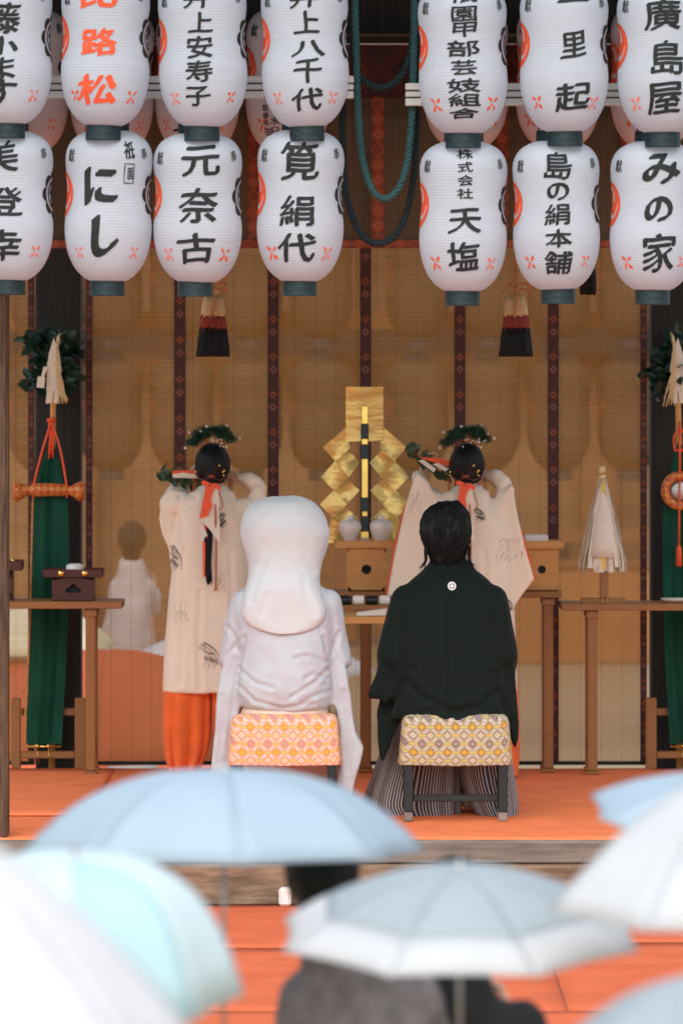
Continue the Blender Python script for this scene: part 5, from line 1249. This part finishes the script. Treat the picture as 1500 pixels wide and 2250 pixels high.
UMATS = [cloth('pale blue umbrella cloth', (.6, .73, .82, 1), .45), cloth('white umbrella cloth', (.84, .865, .88, 1), .5), cloth('grey umbrella cloth', (.47, .55, .58, 1), .25), cloth('pale cyan umbrella cloth', (.83, .95, .97, 1), .4), cloth('cyan umbrella overlap shade', (.66, .87, .91, 1), .4), cloth('cream umbrella cloth', (.85, .8, .58, 1), .4), cloth('vermilion parasol paper', (.85, .24, .12, 1), .45), cloth('bright white umbrella cloth', (.94, .95, .96, 1), .4)]  # darker cyan cloth paints the shade where two canopies overlap
umbrella((492, 1693), -11.0, .5, .2, .03, PI/2, [0], 'pale blue umbrella seen edge on, over the dark haired spectator', rot=.1, curve=2.9)
umbrella((1010, 1912), -12.0, .435, .15, .13, -PI/2, [2], 'grey umbrella with a wide white border, lowest in the middle', rot=PI/8, border=.8, curve=2.0)
umbrella((165, 1890), -13.2, .362, .275, .1, -1.2, [3, 3, 3, 3, 3, 3, 4, 3], 'pale cyan umbrella behind the large white one at the left', rot=0.05, curve=4.2)
umbrella((-330, 1745), -15.7, .6, .42, .02, 0, [7], 'largest white umbrella filling the lower left corner', rot=.2, curve=1.8)
umbrella((1640, 1690), -12.6, .45, .3, .04, -PI/2, [1], 'white umbrella at the right photo edge, nearest the grey white one', rot=.2, curve=1.7)
umbrella((1605, 1715), -11.0, .34, .13, .25, -.6, [0], 'pale blue umbrella behind the white one at the right edge', rot=.45, shaft=.45)
umbrella((1560, 2150), -14.5, .33, .18, .1, -PI/2, [2], 'plain grey umbrella in the bottom right corner', rot=.3)
p = P(626, 1968, -.16); solo('white_cup', MB().box(p.x-.027, p.x+.027, -.2, -.13, -.277, p.z+.036, bev=.012), porcelain, 'small white box standing on the red carpet against the sill', 'box', loc=(p.x, -.165, -.277))

# ------------------------------------------------------------------ beyond the stage: seen through the blind
mb = sheet(MB(), -3.6, -.2, 13, 27, -.75, th=.02, amp=.01); structure('far_carpet', mb, carpet2_m)
t = thing('main_hall', (0, 30, -.75), 'brown wooden shrine hall blurred behind the bamboo blind', 'building')
part('wall', MB().box(-12, 12, 30, 30.4, -.7, 6.5), M('brown hall wall', (.26, .145, .07, 1), .8, var=.3, nscale=1.2, stretch=(1, 1, 3)), t)
part('eave', MB().box(-13, 13, 24, 31, 6.51, 6.9), wood_dark, t)
for i in range(9): part('pillar', MB().box(-10.2+i*2.5, -9.85+i*2.5, 29.7, 29.99, -.7, 6.5), wood_brown, t)
part('veranda', MB().box(.9, 12, 26.6, 29.6, -.74, .1), wood_mid, t)
part('railing', MB().box(.9, 12, 26.6, 26.7, .35, .47).box(.9, 12, 26.6, 26.7, .12, .2), wood_brown, t)
for i in range(9): part('railing_post', MB().box(1.15+i*.42, 1.24+i*.42, 26.62, 26.68, .205, .345), wood_dark, t)
part('beam', MB().box(-12, 12, 28.9, 29.2, 2.05, 2.45), wood_dark, t)
FARM = [translucent(M('shade brown lantern paper', (.085, .052, .024, 1), .8, var=.15), .1), ink, M('dulled red print', (.25, .06, .03, 1), .8), M('dulled red print light', (.25, .09, .05, 1), .8), ink_soft]  # eave shade painted into the paper as dark brown, prints darkened to match
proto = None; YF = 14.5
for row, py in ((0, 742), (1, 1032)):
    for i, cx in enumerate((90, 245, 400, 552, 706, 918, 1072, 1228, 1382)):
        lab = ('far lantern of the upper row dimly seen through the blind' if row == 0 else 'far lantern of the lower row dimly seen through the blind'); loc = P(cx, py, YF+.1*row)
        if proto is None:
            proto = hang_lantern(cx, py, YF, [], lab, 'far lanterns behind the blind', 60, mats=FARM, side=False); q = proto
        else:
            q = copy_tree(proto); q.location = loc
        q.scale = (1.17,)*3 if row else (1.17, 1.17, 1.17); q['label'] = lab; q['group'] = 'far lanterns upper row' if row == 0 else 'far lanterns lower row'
a = P(0, 724, YF+.5); b = P(0, 682, YF+.5); solo('lantern_beam', MB().box(-6, 6, YF+.4, YF+.5, a.z, b.z), wood_mid, 'far wooden beam above the far lanterns', 'beam', loc=(0, YF+.45, a.z))
umbrella((530, 1372), 11, .85, .3, .05, -PI/2, [1], 'white umbrella seen through the blind behind the bride', curve=2, group='umbrellas beyond the blind', shaft=1.0)
umbrella((235, 1428), 9, 1.05, .62, .0, 0, [6], 'large vermilion parasol seen through the blind low at the left', curve=2.4, group='umbrellas beyond the blind', shaft=1.3)
umbrella((60, 1325), 11, .6, .28, .05, -PI/2, [5], 'cream umbrella seen through the blind at the left', curve=2, group='umbrellas beyond the blind', rot=.3, shaft=1.0)
def priest(px, py_head, Y, label, mat):
    root = spectator(px, py_head, Y, mat, label, group='people beyond the blind', long=True, sh=.08); return root
priest(290, 1190, 12.9, 'person in white robes blurred behind the blind, left of the maidens', cloth('white priest robe', (.5, .46, .43, 1), .1))
